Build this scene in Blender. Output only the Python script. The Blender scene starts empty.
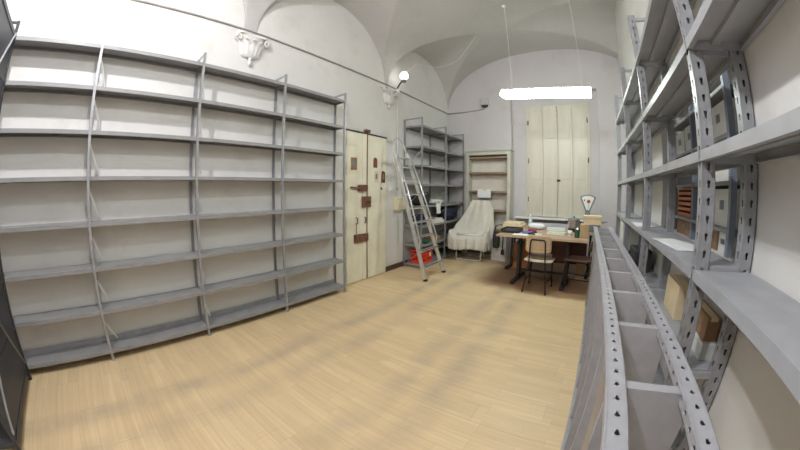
import bpy, math, random
from mathutils import Vector, Matrix
random.seed(7)
SC = bpy.context.scene
COL = SC.collection

# ------------------------------------------------------------------ camera
cam = bpy.data.cameras.new('camera')
cam_o = bpy.data.objects.new('camera', cam)
COL.objects.link(cam_o)
cam.type = 'PANO'                              # the photograph's wide action-camera lens
cam.panorama_type = 'FISHEYE_LENS_POLYNOMIAL'
cam.sensor_fit = 'HORIZONTAL'
cam.sensor_width = 8.0
cam.sensor_height = 4.5
cam.fisheye_fov = math.radians(200)
cam.fisheye_polynomial_k0 = 0.0
cam.fisheye_polynomial_k1 = -0.33519659585688905
cam.fisheye_polynomial_k2 = -0.0002862538044714221
cam.fisheye_polynomial_k3 = 0.003453378787745478
cam.fisheye_polynomial_k4 = -0.00046485497463962563
cam.shift_x = 9.9 / 800
cam.shift_y = -18.2 / 450
cam.clip_start = 0.01
yaw, pitch, roll = [math.radians(a) for a in (36.7276, -3.3418, 0.4283)]
fwd = Vector((-math.sin(yaw) * math.cos(pitch), math.cos(yaw) * math.cos(pitch), math.sin(pitch)))
rgt = Vector((math.cos(yaw), math.sin(yaw), 0))
upv = rgt.cross(fwd)
r2 = rgt * math.cos(roll) + upv * math.sin(roll)
u2 = upv * math.cos(roll) - rgt * math.sin(roll)
m = Matrix((r2, u2, -fwd)).transposed().to_4x4()
m.translation = (0, 0, 1.408)
cam_o.matrix_world = m
SC.camera = cam_o

# ------------------------------------------------------------------ world, view
W = bpy.data.worlds.new('world')
SC.world = W
W.use_nodes = True
W.node_tree.nodes['Background'].inputs[0].default_value = (0.8, 0.85, 0.9, 1)
W.node_tree.nodes['Background'].inputs[1].default_value = 0.05
SC.view_settings.view_transform = 'Standard'
SC.view_settings.look = 'None'
SC.view_settings.gamma = 1.0
SC.view_settings.use_curve_mapping = False
SC.view_settings.exposure = 0.38
SC.cycles.use_denoising = True
SC.cycles.max_bounces = 10
SC.cycles.diffuse_bounces = 6
LAMP_NEAR, LAMP_MID, LAMP_FAR, LAMP_SPOT = 1520.0, 500.0, 30.0, 4.0    # emission strengths of the room's lamps

# ------------------------------------------------------------------ room numbers
XW, XR, YB, YN = -3.04, 0.757, 6.333, -3.65      # left, right, back, near wall planes
ZS = 3.20                                       # springing height of the vault

# ------------------------------------------------------------------ materials
MATS = {}
def mat(name, col, rough=0.6, metal=0.0, amt=0.06, scale=6.0, bump=0.0, bscale=40.0, col2=None, spec=0.4, stretch=None, detail=4.0):
    if name in MATS: return MATS[name]
    M = bpy.data.materials.new(name); M.use_nodes = True
    nt = M.node_tree; bs = nt.nodes['Principled BSDF']
    bs.inputs['Roughness'].default_value = rough
    bs.inputs['Metallic'].default_value = metal
    bs.inputs['Specular IOR Level'].default_value = spec
    geo = nt.nodes.new('ShaderNodeNewGeometry')
    vec = geo.outputs['Position']
    if stretch:
        mp = nt.nodes.new('ShaderNodeMapping'); mp.inputs['Scale'].default_value = stretch
        nt.links.new(vec, mp.inputs['Vector']); vec = mp.outputs['Vector']
    n = nt.nodes.new('ShaderNodeTexNoise'); n.inputs['Scale'].default_value = scale; n.inputs['Detail'].default_value = detail
    nt.links.new(vec, n.inputs['Vector'])
    rp = nt.nodes.new('ShaderNodeValToRGB')
    rp.color_ramp.elements[0].position = 0.32; rp.color_ramp.elements[1].position = 0.68
    lo = [max(0, c * (1 - amt)) for c in col]; hi = [min(1, c * (1 + amt)) for c in col]
    if col2: lo, hi = list(col2), list(col)
    rp.color_ramp.elements[0].color = (*lo, 1); rp.color_ramp.elements[1].color = (*hi, 1)
    nt.links.new(n.outputs['Fac'], rp.inputs['Fac'])
    nt.links.new(rp.outputs['Color'], bs.inputs['Base Color'])
    if bump > 0:
        n2 = nt.nodes.new('ShaderNodeTexNoise'); n2.inputs['Scale'].default_value = bscale; n2.inputs['Detail'].default_value = 3
        nt.links.new(vec, n2.inputs['Vector'])
        b = nt.nodes.new('ShaderNodeBump'); b.inputs['Strength'].default_value = bump; b.inputs['Distance'].default_value = 0.01
        nt.links.new(n2.outputs['Fac'], b.inputs['Height']); nt.links.new(b.outputs['Normal'], bs.inputs['Normal'])
    MATS[name] = M
    return M
def emit(name, col, strength):
    M = bpy.data.materials.new(name); M.use_nodes = True
    nt = M.node_tree; bs = nt.nodes['Principled BSDF']
    bs.inputs['Base Color'].default_value = (0.9, 0.9, 0.9, 1)
    bs.inputs['Emission Color'].default_value = (*col, 1)
    bs.inputs['Emission Strength'].default_value = strength
    return M

# ---- plaster with blotches and water stains
def plaster(name, col, stain, amt):
    M = mat(name, col, rough=0.92, amt=0.03, scale=1.2, bump=0.25, bscale=14, spec=0.15)
    nt = M.node_tree; bs = nt.nodes['Principled BSDF']
    rp = [n for n in nt.nodes if n.type == 'VALTORGB'][0]
    geo = [n for n in nt.nodes if n.type == 'NEW_GEOMETRY'][0]
    n = nt.nodes.new('ShaderNodeTexNoise'); n.inputs['Scale'].default_value = 1.7; n.inputs['Detail'].default_value = 9; n.inputs['Roughness'].default_value = 0.68
    nt.links.new(geo.outputs['Position'], n.inputs['Vector'])
    r = nt.nodes.new('ShaderNodeValToRGB'); r.color_ramp.elements[0].position = 0.52; r.color_ramp.elements[1].position = 0.78
    r.color_ramp.elements[0].color = (0, 0, 0, 1); r.color_ramp.elements[1].color = (amt, amt, amt, 1)
    nt.links.new(n.outputs['Fac'], r.inputs['Fac'])
    mx = nt.nodes.new('ShaderNodeMix'); mx.data_type = 'RGBA'
    nt.links.new(r.outputs['Color'], mx.inputs['Factor'])
    nt.links.new(rp.outputs['Color'], mx.inputs['A']); mx.inputs['B'].default_value = (*stain, 1)
    nt.links.new(mx.outputs['Result'], bs.inputs['Base Color'])
    return M
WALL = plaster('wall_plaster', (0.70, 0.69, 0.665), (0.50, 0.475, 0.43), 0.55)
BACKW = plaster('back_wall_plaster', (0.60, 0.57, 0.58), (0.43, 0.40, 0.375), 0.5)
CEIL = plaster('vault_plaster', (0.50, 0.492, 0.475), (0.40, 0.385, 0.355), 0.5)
STONE = mat('corbel_stucco', (0.70, 0.69, 0.67), rough=0.9, amt=0.06, scale=30, bump=0.2, bscale=60)
STEEL = mat('grey_enamel', (0.285, 0.285, 0.288), rough=0.42, amt=0.07, scale=9)
RACKS = mat('rack_enamel', (0.375, 0.385, 0.41), rough=0.42, amt=0.08, scale=9)
STEEL_D = mat('near_black_enamel', (0.05, 0.052, 0.06), rough=0.45, amt=0.12, scale=7)  # near-black version of the enamel, mottled at random
POST = mat('galvanised_post', (0.34, 0.347, 0.365), rough=0.38, metal=0.25, amt=0.08, scale=14)
RAIL = mat('pale_grey_post', (0.39, 0.39, 0.415), rough=0.45, metal=0.05, amt=0.07, scale=18)
BLUEPOST = mat('blue_grey_post', (0.24, 0.27, 0.33), rough=0.4, metal=0.1, amt=0.08, scale=14)
ALU = mat('aluminium', (0.70, 0.71, 0.72), rough=0.32, metal=0.75, amt=0.05, scale=20)
WHITE = mat('white_paint', (0.80, 0.80, 0.79), rough=0.45, amt=0.04)
BLACK = mat('black_metal', (0.025, 0.024, 0.026), rough=0.45, amt=0.2)
BLACKP = mat('black_plastic', (0.03, 0.03, 0.035), rough=0.55, amt=0.2)
RUBBER = mat('rubber', (0.04, 0.04, 0.04), rough=0.8, amt=0.2)
CABLEM = mat('dusty_cable', (0.30, 0.29, 0.26), rough=0.7, amt=0.15)
CREAM = mat('cream_door_paint', (0.80, 0.77, 0.62), rough=0.5, amt=0.08, scale=3.5, bump=0.1, bscale=20)
SHUT = mat('cream_shutter_paint', (0.63, 0.59, 0.50), rough=0.38, amt=0.06, scale=2.5, stretch=(3, 3, .5))
RUST = mat('rusty_iron', (0.16, 0.075, 0.045), rough=0.75, amt=0.4, scale=30)
IRON = mat('dark_iron', (0.06, 0.045, 0.04), rough=0.6, amt=0.3, scale=30)
CASE = mat('grey_green_wood_paint', (0.52, 0.51, 0.44), rough=0.6, amt=0.07, scale=5)
CASE_IN = mat('pale_lining', (0.66, 0.62, 0.56), rough=0.7, amt=0.05)
CASE_SH = mat('brown_shelf_wood', (0.30, 0.21, 0.15), rough=0.6, amt=0.15, scale=6, stretch=(1, 8, 8))
PLY = mat('birch_plywood', (0.60, 0.44, 0.28), rough=0.45, amt=0.12, scale=5, stretch=(1, 6, 10))
SEATM = mat('pale_seat_plywood', (0.66, 0.56, 0.43), rough=0.4, amt=0.08, scale=5, stretch=(1, 6, 10))
BROWNSEAT = mat('brown_seat_wood', (0.23, 0.14, 0.10), rough=0.45, amt=0.15, scale=5, stretch=(1, 6, 10))
DESK = mat('worn_desk_wood', (0.40, 0.27, 0.19), rough=0.42, amt=0.14, scale=4, stretch=(1, 7, 7))
PANELM = mat('dark_red_wood', (0.11, 0.040, 0.026), rough=0.5, amt=0.2, scale=4, stretch=(1, 6, 6))
ORWOOD = mat('orange_brown_wood', (0.36, 0.15, 0.055), rough=0.5, amt=0.15, scale=5)
CARD = mat('cardboard', (0.50, 0.36, 0.20), rough=0.85, amt=0.08, scale=8)
CARDD = mat('brown_cardboard', (0.33, 0.20, 0.115), rough=0.85, amt=0.1, scale=8)
PALECARD = mat('pale_board', (0.76, 0.63, 0.41), rough=0.8, amt=0.06, scale=8)
PAPER = mat('paper', (0.80, 0.81, 0.82), rough=0.8, amt=0.03)
BOXW = mat('white_box_card', (0.72, 0.72, 0.69), rough=0.75, amt=0.05)
ORANGE = mat('orange_plastic', (0.62, 0.20, 0.075), rough=0.45, amt=0.08)
REDC = mat('red_plastic', (0.80, 0.060, 0.025), rough=0.4, amt=0.08)
GREEN = mat('dark_green', (0.02, 0.11, 0.06), rough=0.4, amt=0.15)
NAVY = mat('navy_fabric', (0.025, 0.028, 0.055), rough=0.85, amt=0.25, scale=20)
CLOTH = mat('cream_blanket', (0.66, 0.63, 0.56), rough=0.95, amt=0.03, scale=10, bump=0.35, bscale=110, spec=0.1)
GLASSY = mat('steel_pot', (0.50, 0.51, 0.54), rough=0.22, metal=0.85, amt=0.1)
BLUEF = mat('blue_folder', (0.10, 0.15, 0.42), rough=0.5)
REDF = mat('dark_red_print', (0.30, 0.05, 0.06), rough=0.6, amt=0.3, scale=60)
PALEGREEN = mat('pale_green_print', (0.50, 0.62, 0.42), rough=0.6, amt=0.2, scale=40)
YELLOWBOX = mat('aged_cream_plastic', (0.72, 0.67, 0.49), rough=0.5, amt=0.05)
BASEB = mat('dark_brown_baseboard', (0.10, 0.05, 0.035), rough=0.5, amt=0.2, scale=8)
DIALW = mat('dial_face', (0.78, 0.77, 0.73), rough=0.35, amt=0.03)
SCALEG = mat('scale_grey_blue', (0.20, 0.24, 0.27), rough=0.35, metal=0.3, amt=0.1)

# ---- laminate floor: each plank is geometry, the printed strips, grain and wear are material
def floor_material():
    M = bpy.data.materials.new('oak_laminate'); M.use_nodes = True
    nt = M.node_tree; N = nt.nodes; L = nt.links; bs = N['Principled BSDF']
    geo = N.new('ShaderNodeNewGeometry')
    br = N.new('ShaderNodeTexBrick')
    br.inputs['Scale'].default_value = 1.0
    br.inputs['Brick Width'].default_value = 0.41; br.inputs['Row Height'].default_value = 0.0633
    br.inputs['Mortar Size'].default_value = 0.0012; br.inputs['Mortar Smooth'].default_value = 0.3
    br.inputs['Color1'].default_value = (0.70, 0.525, 0.305, 1); br.inputs['Color2'].default_value = (0.765, 0.59, 0.35, 1)
    br.inputs['Mortar'].default_value = (0.60, 0.45, 0.30, 1)
    br.offset_frequency = 3; br.offset = 0.37
    L.new(geo.outputs['Position'], br.inputs['Vector'])
    mp = N.new('ShaderNodeMapping'); mp.inputs['Scale'].default_value = (2.2, 42, 1); L.new(geo.outputs['Position'], mp.inputs['Vector'])
    gr = N.new('ShaderNodeTexNoise'); gr.inputs['Scale'].default_value = 1.0; gr.inputs['Detail'].default_value = 6; L.new(mp.outputs[0], gr.inputs['Vector'])
    gm = N.new('ShaderNodeMapRange'); gm.inputs[1].default_value = 0.3; gm.inputs[2].default_value = 0.7; gm.inputs[3].default_value = 0.93; gm.inputs[4].default_value = 1.05
    L.new(gr.outputs['Fac'], gm.inputs[0])
    oi = N.new('ShaderNodeObjectInfo')
    om = N.new('ShaderNodeMapRange'); om.inputs[3].default_value = 0.96; om.inputs[4].default_value = 1.03; L.new(oi.outputs['Random'], om.inputs[0])
    mu = N.new('ShaderNodeMath'); mu.operation = 'MULTIPLY'; L.new(gm.outputs[0], mu.inputs[0]); L.new(om.outputs[0], mu.inputs[1])
    vm = N.new('ShaderNodeVectorMath'); vm.operation = 'SCALE'; L.new(br.outputs['Color'], vm.inputs[0]); L.new(mu.outputs[0], vm.inputs['Scale'])
    # scuffed lines where shelves once stood, parallel to the left wall
    sx = N.new('ShaderNodeSeparateXYZ'); L.new(geo.outputs['Position'], sx.inputs[0])
    wn = N.new('ShaderNodeTexNoise'); wn.inputs['Scale'].default_value = 1.1; wn.inputs['Detail'].default_value = 3; L.new(geo.outputs['Position'], wn.inputs['Vector'])
    wx = N.new('ShaderNodeMath'); wx.operation = 'MULTIPLY_ADD'; wx.inputs[1].default_value = 0.22; L.new(wn.outputs['Fac'], wx.inputs[0]); L.new(sx.outputs['X'], wx.inputs[2])
    tot = None
    for x0, wd, am in ((-2.10, 0.075, 1.0), (-1.76, 0.075, 0.8), (-1.09, 0.075, 0.9), (-0.79, 0.085, 1.0)):
        d = N.new('ShaderNodeMath'); d.operation = 'SUBTRACT'; d.inputs[1].default_value = x0 + 0.11; L.new(wx.outputs[0], d.inputs[0])
        a = N.new('ShaderNodeMath'); a.operation = 'ABSOLUTE'; L.new(d.outputs[0], a.inputs[0])
        r = N.new('ShaderNodeMapRange'); r.interpolation_type = 'SMOOTHSTEP'
        r.inputs[1].default_value = 0.0; r.inputs[2].default_value = wd * 2.2; r.inputs[3].default_value = am; r.inputs[4].default_value = 0.0
        L.new(a.outputs[0], r.inputs[0])
        if tot is None: tot = r.outputs[0]
        else:
            ad = N.new('ShaderNodeMath'); ad.operation = 'MAXIMUM'; L.new(tot, ad.inputs[0]); L.new(r.outputs[0], ad.inputs[1]); tot = ad.outputs[0]
    sn = N.new('ShaderNodeTexNoise'); sn.inputs['Scale'].default_value = 3.2; sn.inputs['Detail'].default_value = 6; L.new(geo.outputs['Position'], sn.inputs['Vector'])
    sr = N.new('ShaderNodeMapRange'); sr.inputs[1].default_value = 0.38; sr.inputs[2].default_value = 0.66; sr.inputs[3].default_value = 0.14; sr.inputs[4].default_value = 0.52; L.new(sn.outputs['Fac'], sr.inputs[0])
    sm = N.new('ShaderNodeMath'); sm.operation = 'MULTIPLY'; L.new(tot, sm.inputs[0]); L.new(sr.outputs[0], sm.inputs[1])
    mx = N.new('ShaderNodeMix'); mx.data_type = 'RGBA'; L.new(sm.outputs[0], mx.inputs['Factor']); L.new(vm.outputs[0], mx.inputs['A']); mx.inputs['B'].default_value = (0.36, 0.285, 0.23, 1)
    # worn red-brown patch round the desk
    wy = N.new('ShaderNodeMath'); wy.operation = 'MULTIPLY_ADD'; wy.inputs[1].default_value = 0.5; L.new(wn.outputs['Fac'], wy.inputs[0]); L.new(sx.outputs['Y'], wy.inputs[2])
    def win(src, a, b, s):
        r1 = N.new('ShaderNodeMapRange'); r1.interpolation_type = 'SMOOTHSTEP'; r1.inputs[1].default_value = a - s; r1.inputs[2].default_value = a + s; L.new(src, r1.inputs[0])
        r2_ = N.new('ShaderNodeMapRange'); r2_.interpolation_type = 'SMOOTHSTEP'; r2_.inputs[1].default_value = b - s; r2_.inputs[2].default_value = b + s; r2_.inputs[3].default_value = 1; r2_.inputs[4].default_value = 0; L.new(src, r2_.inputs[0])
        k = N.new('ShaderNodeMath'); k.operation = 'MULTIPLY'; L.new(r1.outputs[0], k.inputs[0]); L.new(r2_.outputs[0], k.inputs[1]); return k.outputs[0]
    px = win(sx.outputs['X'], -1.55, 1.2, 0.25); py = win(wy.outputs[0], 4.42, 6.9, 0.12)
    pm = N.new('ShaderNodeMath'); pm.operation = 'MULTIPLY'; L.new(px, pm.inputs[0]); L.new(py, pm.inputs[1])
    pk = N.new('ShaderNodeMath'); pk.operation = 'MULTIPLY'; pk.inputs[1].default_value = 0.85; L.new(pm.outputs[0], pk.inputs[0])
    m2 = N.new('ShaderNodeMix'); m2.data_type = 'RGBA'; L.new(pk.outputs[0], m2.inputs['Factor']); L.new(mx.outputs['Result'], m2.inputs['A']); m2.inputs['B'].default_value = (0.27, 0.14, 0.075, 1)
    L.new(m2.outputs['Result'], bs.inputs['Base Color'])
    bs.inputs['Roughness'].default_value = 0.42
    bs.inputs['Specular IOR Level'].default_value = 0.35
    return M
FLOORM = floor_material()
SUBFLOOR = mat('subfloor', (0.12, 0.09, 0.07), rough=0.9)

# ------------------------------------------------------------------ mesh helpers
class MB:
    def __init__(s): s.v = []; s.f = []
    def add(s, vs, fs):
        o = len(s.v); s.v += [tuple(p) for p in vs]; s.f += [tuple(i + o for i in f) for f in fs]; return s
    def box(s, x0, x1, y0, y1, z0, z1):
        vs = [(x, y, z) for z in (z0, z1) for y in (y0, y1) for x in (x0, x1)]
        return s.add(vs, [(0, 2, 3, 1), (4, 5, 7, 6), (0, 1, 5, 4), (2, 6, 7, 3), (0, 4, 6, 2), (1, 3, 7, 5)])
    def bar(s, p, q, w, h, up=(0, 0, 1)):
        p, q = Vector(p), Vector(q); d = (q - p).normalized(); u = Vector(up)
        a = d.cross(u)
        if a.length < 1e-4: a = d.cross(Vector((0, 1, 0)))
        a.normalize(); b = a.cross(d).normalized()
        vs = []
        for e in (p, q):
            for i, j in ((-1, -1), (1, -1), (1, 1), (-1, 1)): vs.append(e + a * (i * w / 2) + b * (j * h / 2))
        return s.add(vs, [(3, 2, 1, 0), (4, 5, 6, 7), (0, 1, 5, 4), (1, 2, 6, 5), (2, 3, 7, 6), (3, 0, 4, 7)])
    def tube(s, pts, r, n=8, cap=True):
        pts = [Vector(p) for p in pts]; k = len(pts); rs = r if isinstance(r, (list, tuple)) else [r] * k
        ref = None; vs = []; fs = []
        for i, p in enumerate(pts):
            t = (pts[min(i + 1, k - 1)] - pts[max(i - 1, 0)]).normalized()
            if ref is None:
                ref = t.cross(Vector((0, 0, 1)))
                if ref.length < 1e-3: ref = t.cross(Vector((1, 0, 0)))
            ref = (ref - t * ref.dot(t)).normalized(); b = t.cross(ref)
            for j in range(n):
                a = 2 * math.pi * j / n; vs.append(p + ref * (math.cos(a) * rs[i]) + b * (math.sin(a) * rs[i]))
        for i in range(k - 1):
            for j in range(n):
                fs.append((i * n + j, i * n + (j + 1) % n, (i + 1) * n + (j + 1) % n, (i + 1) * n + j))
        if cap: fs += [tuple(reversed(range(n))), tuple((k - 1) * n + j for j in range(n))]
        return s.add(vs, fs)
    def lathe(s, prof, c=(0, 0, 0), n=20, a0=0, a1=2 * math.pi, sy=1.0):
        full = abs(a1 - a0 - 2 * math.pi) < 1e-6; m_ = n if full else n + 1; vs = []; fs = []
        for r, z in prof:
            for j in range(m_):
                a = a0 + (a1 - a0) * j / n; vs.append((c[0] + r * math.cos(a), c[1] + r * math.sin(a) * sy, c[2] + z))
        for i in range(len(prof) - 1):
            for j in range(n):
                k = (j + 1) % m_; fs.append((i * m_ + j, i * m_ + k, (i + 1) * m_ + k, (i + 1) * m_ + j))
        return s.add(vs, fs)
    def prism(s, poly, fn, a, b):
        n = len(poly); vs = [fn(p, a) for p in poly] + [fn(p, b) for p in poly]
        fs = [tuple(reversed(range(n))), tuple(range(n, 2 * n))] + [(i, (i + 1) % n, n + (i + 1) % n, n + i) for i in range(n)]
        return s.add(vs, fs)
    def build(s, name, material, parent=None, smooth=False, bevel=0.0, recalc=True, solid=0.0, subsurf=0):
        me = bpy.data.meshes.new(name); off = Vector((0, 0, 0))
        me.from_pydata(s.v, [], s.f)
        if recalc:
            import bmesh
            bm = bmesh.new(); bm.from_mesh(me); bmesh.ops.recalc_face_normals(bm, faces=bm.faces); bm.to_mesh(me); bm.free()
        me.materials.append(material)
        if smooth: me.polygons.foreach_set('use_smooth', [True] * len(me.polygons))
        me.update()
        return link(name, me, parent, bevel=bevel, solid=solid, subsurf=subsurf)
ROOT = {}
def link(name, me, parent=None, loc=(0, 0, 0), rot=None, bevel=0.0, solid=0.0, subsurf=0):
    o = bpy.data.objects.new(name, me); COL.objects.link(o); o.location = loc
    if rot: o.rotation_euler = rot
    if parent is not None: o.parent = parent
    if solid:
        md = o.modifiers.new('solid', 'SOLIDIFY'); md.thickness = solid; md.offset = -1
    if subsurf:
        md = o.modifiers.new('sub', 'SUBSURF'); md.levels = subsurf; md.render_levels = subsurf
    if bevel:
        md = o.modifiers.new('bevel', 'BEVEL'); md.width = bevel; md.segments = 2; md.limit_method = 'ANGLE'
    return o
def thing(name, label, cat, loc=(0, 0, 0), rz=0.0, group=None):
    o = bpy.data.objects.new(name, None); COL.objects.link(o); o.empty_display_size = 0.1
    o.location = loc; o.rotation_euler = (0, 0, rz); return tag(o, label, cat, group)
def tag(o, label, cat, group=None):
    o['label'] = label; o['category'] = cat
    if group: o['group'] = group
    return o
def struct(o): o['kind'] = 'structure'; return o

# ------------------------------------------------------------------ keyhole-punched strips
def keyhole(cx, cz, r, sw, sl):
    # 12 points round a keyhole, ordered by angle: round head above, slot below
    pts = []
    for a in (0, 35, 65, 90, 115, 145, 180): pts.append((cx + r * math.cos(math.radians(a)), cz + r * math.sin(math.radians(a))))
    pts += [(cx - sw, cz - r * 0.75), (cx - sw, cz - sl), (cx, cz - sl - sw * 0.5), (cx + sw, cz - sl), (cx + sw, cz - r * 0.75)]
    return pts
def holed(mb, length, w, pitch, r, sw, sl, fn, th=0.002, t0=None):
    """Strip of given width and length (t across, s along) with one keyhole per pitch; fn(t, s, depth) -> xyz."""
    n = int(length // pitch); s0 = 0.0
    for k in range(n):
        a, b = k * pitch, (k + 1) * pitch if k < n - 1 else length
        c = (w / 2, (k + 0.55) * pitch)
        H = keyhole(*c, r, sw, sl); O = []
        for (x, z) in H:
            dx, dz = x - c[0], z - c[1]
            k1 = ((w - c[0]) / dx) if dx > 1e-9 else (c[0] / -dx if dx < -1e-9 else 1e9)
            k2 = ((b - c[1]) / dz) if dz > 1e-9 else ((c[1] - a) / -dz if dz < -1e-9 else 1e9)
            q = min(k1, k2); O.append([c[0] + dx * q, c[1] + dz * q])
        # pull the nearest outer points onto the four corners
        for cr in ((0, a), (w, a), (0, b), (w, b)):
            j = min(range(12), key=lambda i: (O[i][0] - cr[0]) ** 2 + (O[i][1] - cr[1]) ** 2); O[j] = list(cr)
        vs = [fn(x, z, 0) for x, z in H] + [fn(x, z, 0) for x, z in O] + [fn(x, z, th) for x, z in H]
        fs = [(i, (i + 1) % 12, 12 + (i + 1) % 12, 12 + i) for i in range(12)] + [(i, 24 + i, 24 + (i + 1) % 12, (i + 1) % 12) for i in range(12)]
        mb.add(vs, fs)
    return mb

# ================================================================== THE ROOM
def vault_z(x):
    c, a = -0.90, 2.14        # the vault is cut by the right wall
    u = min(1.0, abs(x - c) / a)
    return ZS + 1.19 * (1 - u ** 2.3) ** (1 / 2.3)
LUN = [(-2.35, 1.20), (0.14, 1.20), (2.70, 1.19), (5.15, 1.17)]
def lunette_z(x, y):
    d = x - XW; best = 0     # lunettes only over the left wall
    for yc, w in LUN:
        u = (y - yc) / w
        if abs(u) < 1: best = max(best, ZS + (1.0 + 0.098 * d) * math.sqrt(1 - u * u))
    return best
def ceiling_z(x, y): return max(vault_z(x), lunette_z(x, y))

# ceiling: one continuous vault with side lunettes
nx, ny = 150, 420
xs_ = [(XW + XR) / 2 - (XR - XW) / 2 * math.cos(math.pi * i / nx) for i in range(nx + 1)]
ys_ = [YN + (YB - YN) * j / ny for j in range(ny + 1)]
mb = MB()
mb.v = [(x, y, ceiling_z(x, y)) for y in ys_ for x in xs_]
mb.f = [(j * (nx + 1) + i, (j + 1) * (nx + 1) + i, (j + 1) * (nx + 1) + i + 1, j * (nx + 1) + i + 1) for j in range(ny) for i in range(nx)]
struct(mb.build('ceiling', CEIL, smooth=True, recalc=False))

# walls
ZT = 4.75
struct(MB().box(XW - 0.25, XW, YN - 0.25, YB + 0.45, -0.1, ZT).build('wall_left', WALL))
struct(MB().box(XW, XR, YN - 0.25, YN, -0.1, ZT).build('wall_near', WALL))
# back wall with the shallow window bay
RX0, RX1, RZ, RD = -1.55, 0.25, 3.46, 0.17
mb = MB().box(XW, RX0, YB, YB + 0.4, -0.1, ZT).box(RX1, XR + 0.1, YB, YB + 0.4, -0.1, ZT).box(RX0, RX1, YB, YB + 0.4, RZ, ZT)
mb.box(RX0, RX1, YB + RD, YB + 0.4, -0.1, RZ)
struct(mb.build('wall_back', BACKW))
# right wall with a deep shelf niche
NY0, NY1, NZ0, NZ1, ND = 1.50, 3.25, 1.10, 2.25, 0.42
mb = MB().box(XR, XR + 0.6, YN - 0.25, NY0, -0.1, ZT).box(XR, XR + 0.6, NY1, YB + 0.45, -0.1, ZT)
mb.box(XR, XR + 0.6, NY0, NY1, -0.1, NZ0).box(XR, XR + 0.6, NY0, NY1, NZ1, ZT).box(XR + ND, XR + 0.6, NY0, NY1, NZ0, NZ1)
struct(mb.build('wall_right', WALL))

# floor slab and laminate planks
fl = struct(MB().box(XW - 0.1, XR + 0.1, YN - 0.1, YB + 0.3, -0.10, -0.011).build('floor', SUBFLOOR))
PWD, PLN, GAP = 0.19, 1.28, 0.0006
plank_cache = {}
def plank_mesh(lx, ly):
    k = (round(lx, 3), round(ly, 3))
    if k not in plank_cache:
        b = 0.0007; h = 0.011; hx, hy = lx / 2, ly / 2
        me = bpy.data.meshes.new('plank')
        vs = [(sx * hx, sy * hy, -h) for sx, sy in ((-1, -1), (1, -1), (1, 1), (-1, 1))]
        vs += [(sx * hx, sy * hy, -b) for sx, sy in ((-1, -1), (1, -1), (1, 1), (-1, 1))]
        vs += [(sx * (hx - b), sy * (hy - b), 0) for sx, sy in ((-1, -1), (1, -1), (1, 1), (-1, 1))]
        fs = [(8, 9, 10, 11)] + [(i, (i + 1) % 4, 4 + (i + 1) % 4, 4 + i) for i in range(4)] + [(4 + i, 4 + (i + 1) % 4, 8 + (i + 1) % 4, 8 + i) for i in range(4)]
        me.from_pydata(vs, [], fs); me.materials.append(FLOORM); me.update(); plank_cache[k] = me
    return plank_cache[k]
row = 0; y = YN
while y < YB + RD - 0.02:
    ly = min(PWD, YB + RD - y) ; x = XW - [0.0, 0.86, 0.43][row % 3]
    while x < XR - 0.01:
        a, b = max(x, XW), min(x + PLN, XR)
        if b - a > 0.03:
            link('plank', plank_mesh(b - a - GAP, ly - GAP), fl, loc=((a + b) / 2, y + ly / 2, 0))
        x += PLN
    y += PWD; row += 1

# baseboards
struct(MB().box(XW, XW + 0.018, 3.95, YB, 0.0, 0.085).build('baseboard_left', BASEB))
struct(MB().box(XW, RX0, YB - 0.018, YB, 0.0, 0.085).build('baseboard_back', BASEB))

# ------------------------------------------------------------------ door in the left wall
dr = bpy.data.objects.new('door_1', None); COL.objects.link(dr); struct(dr); dr.location = (0, 0, 0)
DY0, DYM, DY1, DZ = 3.005, 3.435, 3.925, 2.26
XD = XW
lf = MB().box(XD, XD + 0.022, DY0, 3.335, 0.012, DZ - 0.01).build('leaf', CREAM, dr, bevel=0.003)
MB().box(XD, XD + 0.032, 3.340, DYM - 0.006, 0.012, DZ - 0.01).build('overlap_board', CREAM, lf, bevel=0.004)
MB().box(XD, XD + 0.024, DYM + 0.006, DY1, 0.012, DZ - 0.01).build('leaf', CREAM, dr, bevel=0.003)
MB().box(XD, XD + 0.012, DYM - 0.006, DYM + 0.006, 0.0, DZ).build('gap_strip', IRON, dr)
MB().tube([(XD + 0.03, DYM + 0.004, 0.02), (XD + 0.03, DYM + 0.004, 2.30)], 0.010, 8).build('bolt_rod', RUST, dr, smooth=True)
MB().box(XD + 0.0, XD + 0.05, DYM - 0.05, DYM + 0.06, 2.285, 2.325).build('bolt_keeper', RUST, dr, bevel=0.004)
MB().box(XD, XD + 0.035, DY0 - 0.01, DY1 + 0.01, DZ - 0.008, DZ + 0.012).build('lintel_strip', IRON, dr)
def hasp(y0, y1, z0, z1, d, name='lock_box'):
    k = MB().box(XD + 0.02, XD + 0.02 + d, y0, y1, z0, z1).build(name, RUST, dr, bevel=0.004)
    for yy in (y0 + 0.02, y1 - 0.02):
        b = MB().lathe([(0.0, 0), (0.010, 0), (0.009, 0.006), (0.0, 0.009)], (0, 0, 0), 8).build('bolt_head', IRON, k)
        b.location = (XD + 0.02 + d, yy, (z0 + z1) / 2); b.rotation_euler = (0, math.pi / 2, 0)
    return k
hasp(3.245, 3.425, 1.375, 1.475, 0.045)
MB().bar((XD + 0.05, 3.06, 1.435), (XD + 0.05, 3.25, 1.42), 0.018, 0.022).build('latch_bar', RUST, dr)
hasp(3.325, 3.495, 1.135, 1.30, 0.05)
ke = MB().lathe([(0, 0), (0.018, 0), (0.018, 0.02), (0.0, 0.024)], (0, 0, 0), 12).build('key_escutcheon', IRON, dr)
ke.location = (XD + 0.07, 3.41, 1.22); ke.rotation_euler = (0, math.pi / 2, 0)
hasp(3.155, 3.445, 0.615, 0.735, 0.04)
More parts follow.
